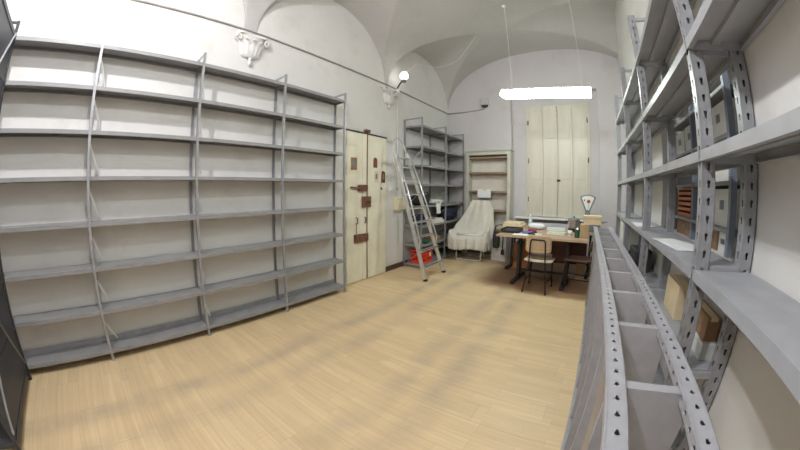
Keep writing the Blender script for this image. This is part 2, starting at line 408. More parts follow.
for yy in (3.205, 3.385):   # pull handles
    MB().tube([(XD + 0.02, yy, 0.99), (XD + 0.055, yy, 0.975), (XD + 0.055, yy, 0.905), (XD + 0.02, yy, 0.89)], 0.008, 8).build('pull_handle', IRON, dr, smooth=True)
MB().tube([(XD + 0.03, 3.205, 0.74), (XD + 0.03, 3.205, 0.89)], 0.004, 6).build('latch_wire', IRON, dr)
def plaque(y0, y1, z0, z1, m_, arch, pale=None):
    n = 8; poly = [(y0, z0), (y1, z0)]
    if arch:
        r = (y1 - y0) / 2; cz = z1 - r
        poly += [((y0 + y1) / 2 + r * math.cos(math.pi * i / n), cz + r * math.sin(math.pi * i / n)) for i in range(n + 1)]
    else: poly += [(y1, z1), (y0, z1)]
    k = MB().prism(poly, lambda p, a: (a, p[0], p[1]), XD + 0.022, XD + 0.030).build('printed_card', m_, dr)
    if pale:
        w = (y1 - y0); h = z1 - z0
        MB().box(XD + 0.030, XD + 0.0315, y0 + w * 0.25, y1 - w * 0.25, z0 + h * 0.3, z1 - h * 0.25).build('card_print', pale, k)
plaque(3.09, 3.215, 1.69, 1.87, CARDD, False, SCALEG)
plaque(3.595, 3.685, 1.75, 1.91, RUST, True, REDF)
plaque(3.615, 3.715, 1.515, 1.70, CASE_IN, False, CARDD)
plaque(3.795, 3.895, 1.515, 1.705, RUST, True, CARDD)
plaque(3.78, 3.815, 1.40, 1.44, RUST, False)

# ------------------------------------------------------------------ window bay: closed shutters
wn = bpy.data.objects.new('window_1', None); COL.objects.link(wn); struct(wn)
YS = YB + RD
WX0, WX1, WZ0, WZ1 = -1.205, 0.022, 0.90, 3.185
MB().box(WX0 - 0.05, WX1 + 0.05, YS - 0.02, YS, WZ0 - 0.05, WZ1 + 0.03).build('window_frame', SHUT, wn, bevel=0.004)
pw = (WX1 - WX0) / 4
for i in range(4):
    a = WX0 + i * pw; d = 0.008 if i in (1, 2) else 0.0
    p_ = MB().box(a + 0.003, a + pw - 0.003, YS - 0.050 - d, YS - 0.018, WZ0, WZ1).build('shutter_panel', SHUT, wn, bevel=0.003)
    for z0, z1 in ((WZ0 + 0.09, WZ0 + 0.66), (WZ0 + 0.76, WZ0 + 1.50), (WZ0 + 1.60, WZ1 - 0.09)):
        MB().box(a + 0.055, a + pw - 0.055, YS - 0.055 - d, YS - 0.045, z0, z1).build('raised_field', SHUT, p_, bevel=0.004)
    if i in (0, 3):
        for zz in (1.25, 2.05, 2.85):
            xx = a + (0.0 if i == 0 else pw)
            MB().tube([(xx, YS - 0.056, zz - 0.05), (xx, YS - 0.056, zz + 0.05)], 0.009, 8).build('hinge', IRON, p_, smooth=True)
xc = (WX0 + WX1) / 2
rod = MB().tube([(xc, YS - 0.075, WZ0 + 0.03), (xc, YS - 0.075, WZ1 - 0.02)], 0.011, 8).build('shutter_bolt', SHUT, wn, smooth=True)
MB().box(xc - 0.02, xc + 0.05, YS - 0.10, YS - 0.06, 1.62, 1.66).build('bolt_handle', IRON, rod, bevel=0.004)
MB().box(xc + 0.012, xc + 0.038, YS - 0.085, YS - 0.06, 1.66, 1.86).build('latch_plate', SHUT, rod, bevel=0.003)
for zz in (1.05, 1.95, 3.0): MB().box(xc - 0.025, xc + 0.025, YS - 0.085, YS - 0.055, zz, zz + 0.04).build('bolt_keeper', SHUT, rod)
MB().box(RX0 + 0.1, RX1 - 0.02, YB - 0.04, YS - 0.055, 0.845, 0.885).build('window_sill', WHITE, wn, bevel=0.006)

# ------------------------------------------------------------------ stucco corbels carrying the vault
def corbel(yc, label):
    t = thing('corbel', label, 'corbel', (XW, yc, 2.765))
    t.scale = (0.62, 0.80, 0.93)
    S1 = 1.5
    H = math.pi / 2
    MB().lathe([(0.0, 0.10), (0.065, 0.10), (0.09, 0.115), (0.09, 0.14), (0.075, 0.15), (0.085, 0.24), (0.11, 0.32), (0.145, 0.37), (0.0, 0.37)], (0, 0, 0), 18, -H, H, S1).build('bell', STONE, t, smooth=False)
    MB().prism([(0, -0.24), (0.10, -0.24), (0.14, -0.19), (0.10, 0), (0.14, 0.19), (0.10, 0.24), (0, 0.24)], lambda p, a: (p[0], p[1], a), 0.375, 0.405).build('abacus', STONE, t, bevel=0.008)
    for k in range(7):                                # acanthus leaves and flutes
        a = -1.35 + 2.7 * k / 6; vs = []; fs = []; n = 7
        for i in range(n):
            q = i / (n - 1); z = 0.13 + 0.20 * q; r = 0.082 + 0.035 * q + (0.055 * (q - 0.6) ** 2 / 0.16 if q > 0.6 else 0)
            if q > 0.9: z -= 0.012
            hw = 0.024 * (1.0 - 0.55 * abs(q - 0.45))
            for j, s_ in enumerate((-1, 0, 1)):
                rr = r + (0.012 if s_ == 0 else 0)
                tx, ty = math.cos(a), math.sin(a)
                vs.append((rr * tx - s_ * hw * ty, (rr * ty + s_ * hw * tx) * S1, z))
        for i in range(n - 1):
            for j in range(2): fs.append((i * 3 + j, i * 3 + j + 1, (i + 1) * 3 + j + 1, (i + 1) * 3 + j))
        MB().add(vs, fs).build('acanthus_leaf', STONE, t, solid=0.014)
    for s_ in (-1, 1):                                # corner volutes
        pts = []; rad = []
        for i in range(15):
            a = i / 14 * 3.4 * math.pi / 2; r = 0.055 * (1 - i / 20)
            pts.append((0.10 + 0.03 * (i / 14), s_ * (0.235 - 0.02 + r * math.cos(a) * 0.8), 0.315 + r * math.sin(a))); rad.append(0.020 * (1 - i / 24))
        MB().tube(pts, rad, 8).build('volute', STONE, t, smooth=True)
    MB().lathe([(0, 0.0), (0.022, 0.008), (0.034, 0.03), (0.030, 0.055), (0.018, 0.075), (0.03, 0.10), (0.0, 0.105)], (0.05, 0, 0), 14).build('pendant_bud', STONE, t, smooth=True)
corbel(1.44, 'white stucco capital corbel above the long empty wall shelves')
corbel(3.98, 'white stucco capital corbel on the wall above the cream door')

# ------------------------------------------------------------------ steel shelving units
def tray(mb, x0, x1, y0, y1, z, lip, th=0.003):
    """Folded steel shelf: top sheet at z, lips turned down on all four sides, returns underneath."""
    mb.box(x0, x1, y0, y1, z - th, z)
    mb.box(x0, x1, y0, y0 + th, z - lip, z - th).box(x0, x1, y1 - th, y1, z - lip, z - th)
    mb.box(x0, x0 + th, y0 + th, y1 - th, z - lip, z - th).box(x1 - th, x1, y0 + th, y1 - th, z - lip, z - th)
    mb.box(x0 + th, x1 - th, y0 + th, y0 + 0.018, z - lip, z - lip + th).box(x0 + th, x1 - th, y1 - 0.018, y1 - th, z - lip, z - lip + th)
    return mb
def angle_post(mb, x, y, w, sx, sy, z0, z1, th=0.003):
    mb.box(min(x, x + sx * w), max(x, x + sx * w), min(y, y + sy * th), max(y, y + sy * th), z0, z1)
    mb.box(min(x, x + sx * th), max(x, x + sx * th), min(y, y + sy * w), max(y, y + sy * w), z0, z1)
    return mb
def light_unit(name, label, cat, origin, rz, frames, levels, depth, top, lip=0.032, brace=True, group=None, shelf_mat=None, post_mat=None):
    """Unit whose local x runs along its length, local y from front (0) to wall (depth)."""
    t = thing(name, label, cat, origin, rz, group)
    pw_ = 0.024
    pm = MB(); angle_post(pm, 0, 0, pw_, 1, 1, 0, top)
    p0 = pm.build('post', post_mat or POST, t); pme = p0.data
    first = True
    tb = MB().box(0, 0.003, 0.0, depth, top - 0.03, top - 0.005).build('top_tie', post_mat or POST, t); tme = tb.data
    bme = None
    for i, fx in enumerate(frames):
        last = i == len(frames) - 1
        xo = fx - 0.012
        if first: p0.location = (xo, -0.004, 0); tb.location = (xo + 0.004, 0, 0); first = False
        else: link('post', pme, t, (xo, -0.004, 0)); link('top_tie', tme, t, (xo + 0.004, 0, 0))
        link('post', pme, t, (xo + 0.024, depth, 0), (0, 0, math.pi))
        if brace:
            for a, b in zip(levels[1:], levels[:-1]):
                if bme is None:
                    hh = levels[0] - levels[1]
                    bo = MB().bar((0, 0.02, hh - 0.11), (0.08, depth - 0.05, 0.03), 0.016, 0.004, (0, 1, 0)).build('brace', WHITE, t); bme = bo.data; bo.location = (xo + 0.02, 0, a)
                else: link('brace', bme, t, (xo + 0.02, 0, a))
    sme = {}
    for i in range(len(frames) - 1):
        ln = round(frames[i + 1] - frames[i] - 0.006, 4)
        for z in levels:
            if ln not in sme:
                o = tray(MB(), 0, ln, 0, depth - 0.004, 0, lip).build('shelf', shelf_mat or STEEL, t); sme[ln] = o.data; o.location = (frames[i] + 0.003, 0, z)
            else: link('shelf', sme[ln], t, (frames[i] + 0.003, 0, z))
    return t
# local x -> world -y after rotating +90deg: world = (ox - ly, oy + lx); so local y (front->wall) runs to -x
LV = [2.600, 2.2425, 1.886, 1.529, 1.172, 0.815, 0.458, 0.104]
XS = -2.824
light_unit('steel_shelving', 'long empty grey steel shelving along the left wall, beside the cream door', 'shelving',
           (XS, -0.080, 0), math.pi / 2, [-0.951, 0.0, 0.951, 1.902, 2.853], LV, 0.212, 2.706)
light_unit('steel_shelving', 'dark backed steel shelving at the left edge, at right angles to the wall shelves', 'shelving',
           (-1.84, -0.858, 0), math.pi, [0.0, 0.951], LV, 0.30, 2.706, shelf_mat=STEEL_D, brace=False, post_mat=STEEL_D)
nr = bpy.data.objects['steel_shelving.001']
for a, b in zip(LV[1:], LV[:-1]):
    MB().box(0.02, 0.93, 0.006, 0.010, a + 0.002, b - 0.034).build('back_panel', STEEL_D, nr)
for p, q in (((0.02, -0.006, 0.15), (0.93, -0.006, 1.35)), ((0.93, -0.008, 0.15), (0.02, -0.008, 1.35)), ((0.02, -0.006, 1.4), (0.93, -0.006, 2.6)), ((0.93, -0.008, 1.4), (0.02, -0.008, 2.6))):
    MB().bar(p, q, 0.003, 0.016, (0, 1, 0)).build('cross_brace', STEEL, nr)
for i in range(4):
    MB().box(-0.951 + 0.951 * i + 0.006, 0.951 * i - 0.006, 0.196, 0.199, LV[-1], LV[-1] + 0.05).build('back_upstand', POST, bpy.data.objects['steel_shelving'])
CR = light_unit('steel_shelving', 'tall grey steel shelving in the far left corner, holding bags and papers', 'shelving',
           (-2.645, 4.475, 0), math.pi / 2, [0.0, 0.945, 1.84], [2.555, 2.185, 1.845, 1.51, 1.125, 0.77, 0.42, 0.055], 0.385, 2.69)

# ------------------------------------------------------------------ tall boltless rack on the right
rk = thing('boltless_rack', 'tall grey slotted-post rack along the right wall, close to the camera', 'rack', (0.486, 1.351, 0))
RKX, RKD, RKT = 0.486, 0.262, 2.95
FY = [-0.017, 1.351, 2.719, 3.982, 5.161]
def rack_post_mesh():
    mb = MB(); w, d = 0.060, 0.056
    holed(mb, RKT, w, 0.068, 0.0085, 0.005, 0.019, lambda t, s, q: (t, q, s))           # face towards the camera
    holed(mb, RKT, d, 0.068, 0.0085, 0.005, 0.019, lambda t, s, q: (q, t, s))           # face towards the aisle
    mb.box(w - 0.002, w, 0.0, d, 0, RKT).box(0, w, d - 0.002, d, 0, RKT)
    mb.box(-0.003, 0.004, -0.003, 0.004, 0, RKT)                                         # rolled corner bead
    return mb
pm_ = None
for y in FY:
    for rear in (0, 1):
        xx = 0.0 if not rear else RKD - 0.058
        if pm_ is None:
            o = rack_post_mesh().build('post', POST, rk, recalc=False); pm_ = o.data; o.location = (xx, y - 1.351, 0)
        else: o = link('post', pm_, rk, (xx, y - 1.351, 0))
    for k, z in enumerate((RKT - 0.025, 2.06, 1.60, 1.14, 0.67, 0.12)):
        MB().box(0.02, RKD - 0.02, y - 1.351 + 0.010, y - 1.351 + 0.030, z - 0.03, z).build('frame_tie', RAIL, rk)
RL = [2.525, 2.047, 1.588, 1.124, 0.66, 0.19]
for i in range(4):
    for z in RL:
        if i == 0 and z < 1.0: continue
        ya, yb_ = FY[i] - 1.351 + 0.012, FY[i + 1] - 1.351 - 0.002
        mb = MB(); th = 0.003; lip = 0.042
        x0, x1 = -0.006, RKD
        mb.box(x0, x1, ya + 0.05, yb_, z - th, z)
        mb.box(x0 - 0.004, x0, ya - 0.012, yb_ + 0.012, z - lip, z).box(x1, x1 + 0.004, ya - 0.012, yb_ + 0.012, z - lip, z)
        mb.box(x0, x0 + 0.022, ya + 0.05, yb_, z - lip, z - lip + th).box(x1 - 0.022, x1, ya + 0.05, yb_, z - lip, z - lip + th)
        mb.box(x0, x1, ya + 0.05, ya + 0.053, z - lip, z - th).box(x0, x1, yb_ - 0.003, yb_, z - lip, z - th)
        mb.box((x0 + x1) / 2 - 0.02, (x0 + x1) / 2 + 0.02, ya + 0.053, yb_ - 0.003, z - 0.022, z - th)
        mb.build('shelf', RACKS, rk)

# ------------------------------------------------------------------ shelving unit lying on its side in front of the rack
lu = thing('overturned_shelving', 'grey steel shelving unit lying on its side beside the tall rack', 'shelving', (0.10, 0.0, 0))
LY0, LY1 = -0.08, 3.97
def rail_mesh():
    mb = MB(); w, d = 0.043, 0.034; ln = LY1 - LY0
    holed(mb, ln, w, 0.054, 0.0062, 0.0034, 0.0095, lambda t, s, q: (w - t, ln - s, -q))
    holed(mb, ln, d, 0.054, 0.0062, 0.0034, 0.0095, lambda t, s, q: (q, ln - s, -t))
    mb.box(w - 0.002, w, 0, ln, -d, 0).box(0, w, 0, ln, -d, -d + 0.002)
    mb.box(-0.0035, 0.002, 0, ln, -0.006, 0.0)
    return mb
o = rail_mesh().build('post', RAIL, lu, recalc=False); rm = o.data; o.location = (0, LY0, 1.009)
link('post', rm, lu, (0.178, LY0, 1.009))
link('post', rm, lu, (0.0, LY0, 0.034)); link('post', rm, lu, (0.178, LY0, 0.034))
dm = None
yk = 0.655 - 2 * 0.359
while yk < LY1 - 0.02:
    if dm is None:
        mb = MB(); x0, x1 = 0.008, 0.212; z0, z1 = 0.036, 0.998; th = 0.003; lip = 0.030
        mb.box(x0, x1, 0, th, z0, z1)
        mb.box(x0, x0 + th, th, lip, z0, z1).box(x1 - th, x1, th, lip, z0, z1)
        mb.box(x0, x1, th, lip, z1 - th, z1).box(x0, x1, th, lip, z0, z0 + th)
        mb.box(x0 + 0.003, x0 + 0.018, lip - th, lip, z0, z1).box(x1 - 0.018, x1 - 0.003, lip - th, lip, z0, z1)
        o = mb.build('shelf', RAIL, lu); dm = o.data; o.location = (0, yk, 0)
    else: link('shelf', dm, lu, (0, yk, 0))
    yk += 0.359
for yy in (LY0 + 0.01, LY1 - 0.015):
    for z in (0.985, 0.02): MB().box(0.02, 0.20, yy, yy + 0.004, z - 0.014, z + 0.014).build('end_tie', RAIL, lu)
MB().bar((0.000, 0.47, 0.40), (0.002, 0.742, 0.975), 0.008, 0.016, (1, 0, 0)).build('diagonal_brace', mat('dull_tan_wood', (0.33, 0.28, 0.22), rough=0.7), lu)
MB().bar((0.004, 3.1, 0.975), (0.004, 3.9, 0.03), 0.006, 0.018, (1, 0, 0)).build('diagonal_brace', RAIL, lu)

# ------------------------------------------------------------------ corner rack contents (world coordinates)
def lumpy(name, label, cat, c, sz, m_, seed, group=None, parts=None):
    rnd = random.Random(seed); n1, n2 = 10, 18; vs = []; fs = []
    for i in range(n1 + 1):
        th = math.pi * i / n1
        for j in range(n2):
            ph = 2 * math.pi * j / n2
            e = lambda q, p: math.copysign(abs(q) ** p, q)
            k = 1 + rnd.uniform(-0.07, 0.07)
            vs.append((sz[0] / 2 * e(math.sin(th), .7) * e(math.cos(ph), .6) * k, sz[1] / 2 * e(math.sin(th), .7) * e(math.sin(ph), .6) * k, sz[2] / 2 * (1 + e(math.cos(th), .8) * k)))
    for i in range(n1):
        for j in range(n2): fs.append((i * n2 + j, i * n2 + (j + 1) % n2, (i + 1) * n2 + (j + 1) % n2, (i + 1) * n2 + j))
    vs = [(x, y, max(0, z)) for x, y, z in vs]
    if parts is None:
        o = MB().add(vs, fs).build(name, m_, smooth=True); o.location = c; return tag(o, label, cat, group)
    t = thing(name, label, cat, c, group=group)
    MB().add(vs, fs).build('body', m_, t, smooth=True); parts(t); return t
def strap(pts, m_, r=0.008):
    return lambda t: MB().tube(pts, r, 6).build('strap', m_, t, smooth=True)
Z1, Z2, Z3, Z4 = 1.125, 0.77, 0.42, 0.055
lumpy('bag', 'dark navy bag on the corner rack beside the covered chair', 'bag', (-2.80, 5.80, Z2), (0.30, 0.62, 0.28), NAVY, 3, parts=strap([(0.13, -0.2, 0.2), (0.19, -0.1, 0.1), (0.2, 0.05, 0.06), (0.15, 0.18, 0.2)], NAVY))
lumpy('bag', 'black soft bag on the corner rack behind the ladder, at elbow height', 'bag', (-2.83, 4.73, Z1), (0.28, 0.40, 0.20), BLACKP, 4, parts=strap([(0.1, -0.12, 0.17), (0.12, -0.05, 0.23), (0.12, 0.06, 0.23), (0.1, 0.12, 0.17)], BLACKP))
lumpy('bag', 'black bag low behind the ladder, on the shelf above the red crate', 'bag', (-2.83, 4.72, Z2), (0.26, 0.36, 0.19), NAVY, 5, parts=strap([(0.1, -0.1, 0.16), (0.13, 0, 0.2), (0.1, 0.1, 0.16)], BLACKP))
def book_stack(base, items, labels, cat='book'):
    z = base[2]
    for (w, d, h, m_, dx), lab in zip(items, labels):
        t = thing('book', lab, cat, (base[0], base[1] + dx, z), random.uniform(-0.12, 0.12))
        MB().box(-d / 2 + 0.004, d / 2 - 0.004, -w / 2 + 0.004, w / 2 - 0.004, 0.003, h - 0.003).build('pages', PAPER, t)
        MB().box(-d / 2, d / 2, -w / 2, w / 2, 0, 0.003).box(-d / 2, d / 2, -w / 2, w / 2, h - 0.003, h).box(-d / 2, -d / 2 + 0.004, -w / 2, w / 2, 0.003, h - 0.003).build('cover', m_, t)
        z += h
book_stack((-2.79, 5.145, Z2), [(0.44, 0.27, 0.030, CARDD, 0), (0.42, 0.26, 0.028, PALECARD, 0.01), (0.36, 0.24, 0.03, CASE_IN, 0.02)],
           ['brown ledger at the bottom of the pile on the corner rack', 'tan ledger in the middle of the pile on the corner rack', 'cream ledger on top of the pile on the corner rack'])
mb = MB(); nn = 6
sh = thing('hanging_sheet', 'white paper sheet hanging over the corner rack shelf edge', 'paper', (-2.640, 5.08, 0.96))
vs = []; fs = []
for i in range(nn + 1):
    for j in range(3): vs.append((0.004 + 0.006 * math.sin(i * 0.9 + j), -0.085 + j * 0.085, 0.215 * i / nn))
for i in range(nn):
    for j in range(2): fs.append((i * 3 + j, i * 3 + j + 1, (i + 1) * 3 + j + 1, (i + 1) * 3 + j))
MB().add(vs, fs).build('sheet', PAPER, sh, solid=0.002)
MB().box(-0.004, 0.014, -0.02, 0.02, 0.205, 0.222).build('bulldog_clip', BLACK, sh)
lumpy('plastic_sack', 'pale crumpled plastic sack on the corner rack above the hanging sheet', 'sack', (-2.80, 5.20, Z1), (0.26, 0.42, 0.10), BOXW, 9)
# red crate with lid stuff
cr = thing('crate', 'bright red plastic crate on the bottom shelf behind the ladder', 'crate', (-2.80, 4.76, Z4))
a, b, h, th = 0.12, 0.165, 0.225, 0.006
mb = MB()
mb.box(-a, a, -b, b, 0, th)
for s_ in (-1, 1):
    for z0, z1 in ((0, 0.05), (0.085, 0.12), (0.155, 0.185), (0.22, h)):
        mb.box(s_ * a - th / 2, s_ * a + th / 2, -b, b, z0, z1); mb.box(-a, a, s_ * b - th / 2, s_ * b + th / 2, z0, z1)
    for q in (-1, -0.33, 0.33, 1):
        mb.box(s_ * a - th / 2 - 0.002, s_ * a + th / 2 + 0.002, q * b - 0.012, q * b + 0.012, 0, h)
    mb.box(-a + 0.02, a - 0.02, s_ * b - th, s_ * b + th, 0, h * 0.3)
mb.build('crate_shell', REDC, cr)
mb = MB()
for s_ in (-1, 1): mb.box(s_ * (a + 0.006) - 0.006, s_ * (a + 0.006) + 0.006, -b - 0.01, b + 0.01, h, h + 0.018).box(-a - 0.01, a + 0.01, s_ * (b + 0.004) - 0.006, s_ * (b + 0.004) + 0.006, h, h + 0.018)
mb.build('rim', REDC, cr)
MB().box(a + 0.004, a + 0.010, 0.06, 0.12, 0.11, 0.19).build('white_tag', PAPER, cr)
lumpy('red_sack', 'red plastic sack filling the red crate behind the ladder', 'sack', (-2.80, 4.76, Z4 + 0.012), (0.215, 0.30, 0.20), REDC, 15)
lumpy('green_pouch', 'small dark green pouch on the shelf above the red crate', 'pouch', (-2.75, 4.78, Z3), (0.16, 0.22, 0.06), GREEN, 16)
tag(MB().box(-2.93, -2.70, 5.0, 5.35, Z3, Z3 + 0.05).box(-2.92, -2.71, 5.02, 5.33, Z3 + 0.05, Z3 + 0.085).build('carton', CARDD, bevel=0.004), 'flat brown carton on the corner rack below the ledger pile', 'box')

# ------------------------------------------------------------------ aluminium shelf ladder
ld = thing('ladder', 'aluminium stepladder leaning on the wall between the cream door and the corner rack', 'ladder', (-2.2, 4.2, 0))
def LP(side, z):      # side 0 left, 1 right: tapering stile
    x = -2.20 - 0.31 * z
    yl = 3.88 - 0.005 * min(z, 2.0); yr = 4.50 - 0.135 * min(z, 2.0)
    return Vector((x + 2.2, (yl if side == 0 else yr) - 4.2, z))
for sd in (0, 1):
    st = MB().bar(LP(sd, 0.03), LP(sd, 2.02), 0.024, 0.060, (1, 0, 0)).build('stile', ALU, ld, bevel=0.004)
    off = Vector((-0.10, 0.0, 0.0))
    p, q = LP(sd, 0.0), LP(sd, 0.035)
    MB().bar(p + Vector((0, 0, 0.002)), q, 0.030, 0.066, (1, 0, 0)).build('rubber_foot', RUBBER, st)
    # rear handrail tube beside each stile
    MB().tube([LP(sd, 0.50) + Vector((0.10, 0, 0)) * 0.3, LP(sd, 0.62) + Vector((0.075, 0, 0.02)), LP(sd, 1.2) + Vector((0.085, 0, 0)), LP(sd, 1.95) + Vector((0.07, 0, 0))], 0.012, 8).build('handrail', ALU, ld, smooth=True)
for z in (0.21, 0.455, 0.67, 0.89, 1.11, 1.33, 1.55, 1.77):
    a, b = LP(0, z), LP(1, z)
    tr = MB().bar(a + Vector((0.01, 0.012, 0)), b + Vector((0.01, -0.012, 0)), 0.085, 0.022, (0, 0, 1)).build('tread', ALU, ld, bevel=0.003)
    MB().bar(a + Vector((0.045, 0.02, 0.012)), b + Vector((0.045, -0.02, 0.012)), 0.012, 0.006).build('grip_strip', RUBBER, tr)
pts = []
a, b = LP(0, 2.0), LP(1, 2.0)
for i in range(13):
    q = math.pi * i / 12; c = (a + b) / 2; hw = (b - a).y / 2
    pts.append(c + Vector((-0.055 * math.sin(q), -hw * math.cos(q), 0.265 * math.sin(q))))
MB().tube(pts, 0.014, 10).build('hoop', ALU, ld, smooth=True)
MB().bar(LP(0, 1.93) + Vector((0.0, 0.0, 0)), LP(1, 1.93), 0.12, 0.02, (0, 0, 1)).build('platform', ALU, ld)

# ------------------------------------------------------------------ bookcase on the back wall
bc = thing('bookcase', 'tall grey-green painted wooden bookcase against the back wall', 'bookcase', (-2.01, 6.32, 0))
bx0, bx1, bf, bt = -2.50, -1.515, 6.09, 2.235
def BC(mb, n, m_, par=bc, **k):
    mb.v = [(x + 2.01, y - 6.32, z) for x, y, z in mb.v]; return mb.build(n, m_, par, **k)
YBK = YB - 0.022
BC(MB().box(bx0, bx1, YBK - 0.012, YBK, 0.05, bt), 'back_panel', CASE_IN)
for a in (bx0, bx1 - 0.07): BC(MB().box(a, a + 0.07, bf, YBK - 0.012, 0, bt), 'side_panel', CASE, bevel=0.004)
BC(MB().box(bx0 - 0.03, bx1 + 0.03, bf - 0.03, YBK, bt, bt + 0.035), 'cornice', CASE, bevel=0.008)
BC(MB().box(bx0 + 0.07, bx1 - 0.07, bf, YBK - 0.012, bt - 0.075, bt), 'top_rail', CASE)
for z in (2.12, 1.80, 1.405, 1.01, 0.60, 0.09): BC(MB().box(bx0 + 0.07, bx1 - 0.07, bf + 0.015, YBK - 0.012, z - 0.035, z), 'shelf', CASE_SH)
BC(MB().box(bx0 + 0.07, bx1 - 0.07, bf + 0.01, bf + 0.03, 0, 0.055), 'plinth', CASE)
nt_ = thing('notice', 'white paper notice taped to the bookcase shelf edge', 'paper', (-2.07, bf - 0.005, 1.20))
MB().box(-0.15, 0.14, -0.003, 0.0, 0.06, 0.235).build('sheet', PAPER, nt_)
MB().box(-0.03, 0.03, -0.005, -0.003, 0.205, 0.24).build('tape', PALECARD, nt_)

# ------------------------------------------------------------------ blanket-covered folding chair
cc = thing('covered_chair', 'folding lounge chair with white tube legs, covered by a cream blanket', 'chair', (-2.21, 5.745, 0), math.radians(6))
prof = [(0.25, 0.70, 0.22), (0.262, 0.90, 0.20), (0.265, 1.08, 0.185), (0.25, 1.18, 0.175), (0.215, 1.215, 0.17), (0.175, 1.185, 0.18), (0.14, 1.08, 0.215), (0.10, 0.94, 0.265),
        (0.06, 0.80, 0.315), (0.025, 0.67, 0.35), (-0.01, 0.585, 0.37), (-0.07, 0.545, 0.38), (-0.16, 0.545, 0.385), (-0.25, 0.55, 0.385), (-0.315, 0.53, 0.385), (-0.345, 0.47, 0.38), (-0.35, 0.39, 0.375), (-0.35, 0.31, 0.37), (-0.345, 0.245, 0.365)]
NP = len(prof); ns = 41; vs = []; fs = []
rnd = random.Random(5)
for i, (yy, zz, hw) in enumerate(prof):
    back = i < 9; skirt = i >= 15
    xo = 0.13 * max(0, (zz - 0.6)) / 0.6 if i < 11 else 0.0
    for j in range(ns):
        s_ = -1 + 2 * j / (ns - 1); e = abs(s_); q = max(0, e - 0.74) / 0.26
        x = hw * math.copysign(min(e, 0.74) / 0.74 + q * 0.06, s_)
        y_, z_ = yy, zz
        if back:                                   # cloth falls off the sides of the backrest in a loose wing
            z_ -= q * 0.17; y_ += q * 0.03; x += math.copysign(q * (0.03 if s_ < 0 else 0.085), s_)
            y_ += 0.016 * math.sin(6.0 * s_ + 0.55 * i) * (1 - q) + 0.012 * math.sin(13 * s_ - 0.9 * i)
        elif not skirt:                            # seat: arms lift the edges, then the cloth drops over them
            arm = 0.085 * math.exp(-((e - 0.74) / 0.13) ** 2)
            z_ += arm - q * 0.28 - 0.03 * (1 - e) + 0.010 * math.sin(9 * s_ + 1.1 * i)
            x += math.copysign(q * 0.035, s_) + 0.012 * math.sin(i * 1.7) * q
        else:                                      # front skirt hangs in vertical folds
            k = (i - 14) / 4.0
            y_ -= k * (0.022 * math.sin(21 * s_) + 0.010 * math.sin(37 * s_ + 1.0))
            z_ += 0.05 * math.exp(-((e - 0.74) / 0.16) ** 2) * (1 - k) + k * 0.018 * math.sin(4.2 * s_ + 0.6) - q * 0.03 * (1 - k)
            y_ += q * 0.10
        vs.append((x + xo, y_ + rnd.uniform(-0.003, 0.003), z_ + rnd.uniform(-0.003, 0.003)))
for i in range(NP - 1):
    for j in range(ns - 1): fs.append((i * ns + j, i * ns + j + 1, (i + 1) * ns + j + 1, (i + 1) * ns + j))
MB().add(vs, fs).build('blanket', CLOTH, cc, smooth=True, solid=0.006, subsurf=1)
def U(y0, z0, y1, hw, n_):
    pts = [(-hw, y1, z0)] + [(-hw, y0, 0.05), (-hw + 0.01, y0, 0.022), (-hw + 0.035, y0, 0.012), (hw - 0.035, y0, 0.012), (hw - 0.01, y0, 0.022), (hw, y0, 0.05), (hw, y1, z0)]
    MB().tube(pts, 0.012, 8).build(n_, WHITE, cc, smooth=True)
U(-0.17, 0.52, -0.12, 0.255, 'front_leg'); U(0.22, 0.55, -0.02, 0.23, 'rear_leg')
MB().tube([(-0.23, -0.24, 0.535), (0.23, -0.24, 0.535)], 0.011, 8).build('seat_tube', WHITE, cc, smooth=True)
MB().tube([(-0.16, 0.02, 0.6), (-0.08, 0.19, 1.16), (0.24, 0.19, 1.16), (0.28, 0.02, 0.6)], 0.011, 8).build('back_tube', WHITE, cc, smooth=True)

# white carton and black strapped bag before the bookcase
bx = thing('carton', 'white carton standing in front of the bookcase under the table end', 'box', (-1.66, 5.985, 0))
MB().box(-0.15, 0.15, -0.10, 0.085, 0, 0.48).build('carton_body', BOXW, bx, bevel=0.004)
MB().box(-0.15, 0.15, -0.104, -0.1, 0.235, 0.25).build('tape', CASE_IN, bx)
MB().box(-0.06, 0.10, -0.1025, -0.0995, 0.27, 0.42).build('printed_label', PALEGREEN, bx)
bg = thing('shoulder_bag', 'black shoulder bag hanging from the table end beside the covered chair', 'bag', (-1.60, 5.77, 0.42))
MB().box(-0.15, -0.02, -0.05, 0.05, -0.14, 0.16).build('bag_body', BLACKP, bg, bevel=0.03)
MB().tube([(-0.14, 0, 0.15), (-0.10, 0, 0.30), (0.02, -0.01, 0.34), (0.06, -0.02, 0.2), (0.055, -0.02, -0.05), (0.06, -0.02, -0.2)], 0.012, 6).build('strap', BLACKP, bg, smooth=True)
MB().box(0.03, 0.09, -0.05, 0.01, -0.26, -0.16).build('buckle', BLACK, bg, bevel=0.008)

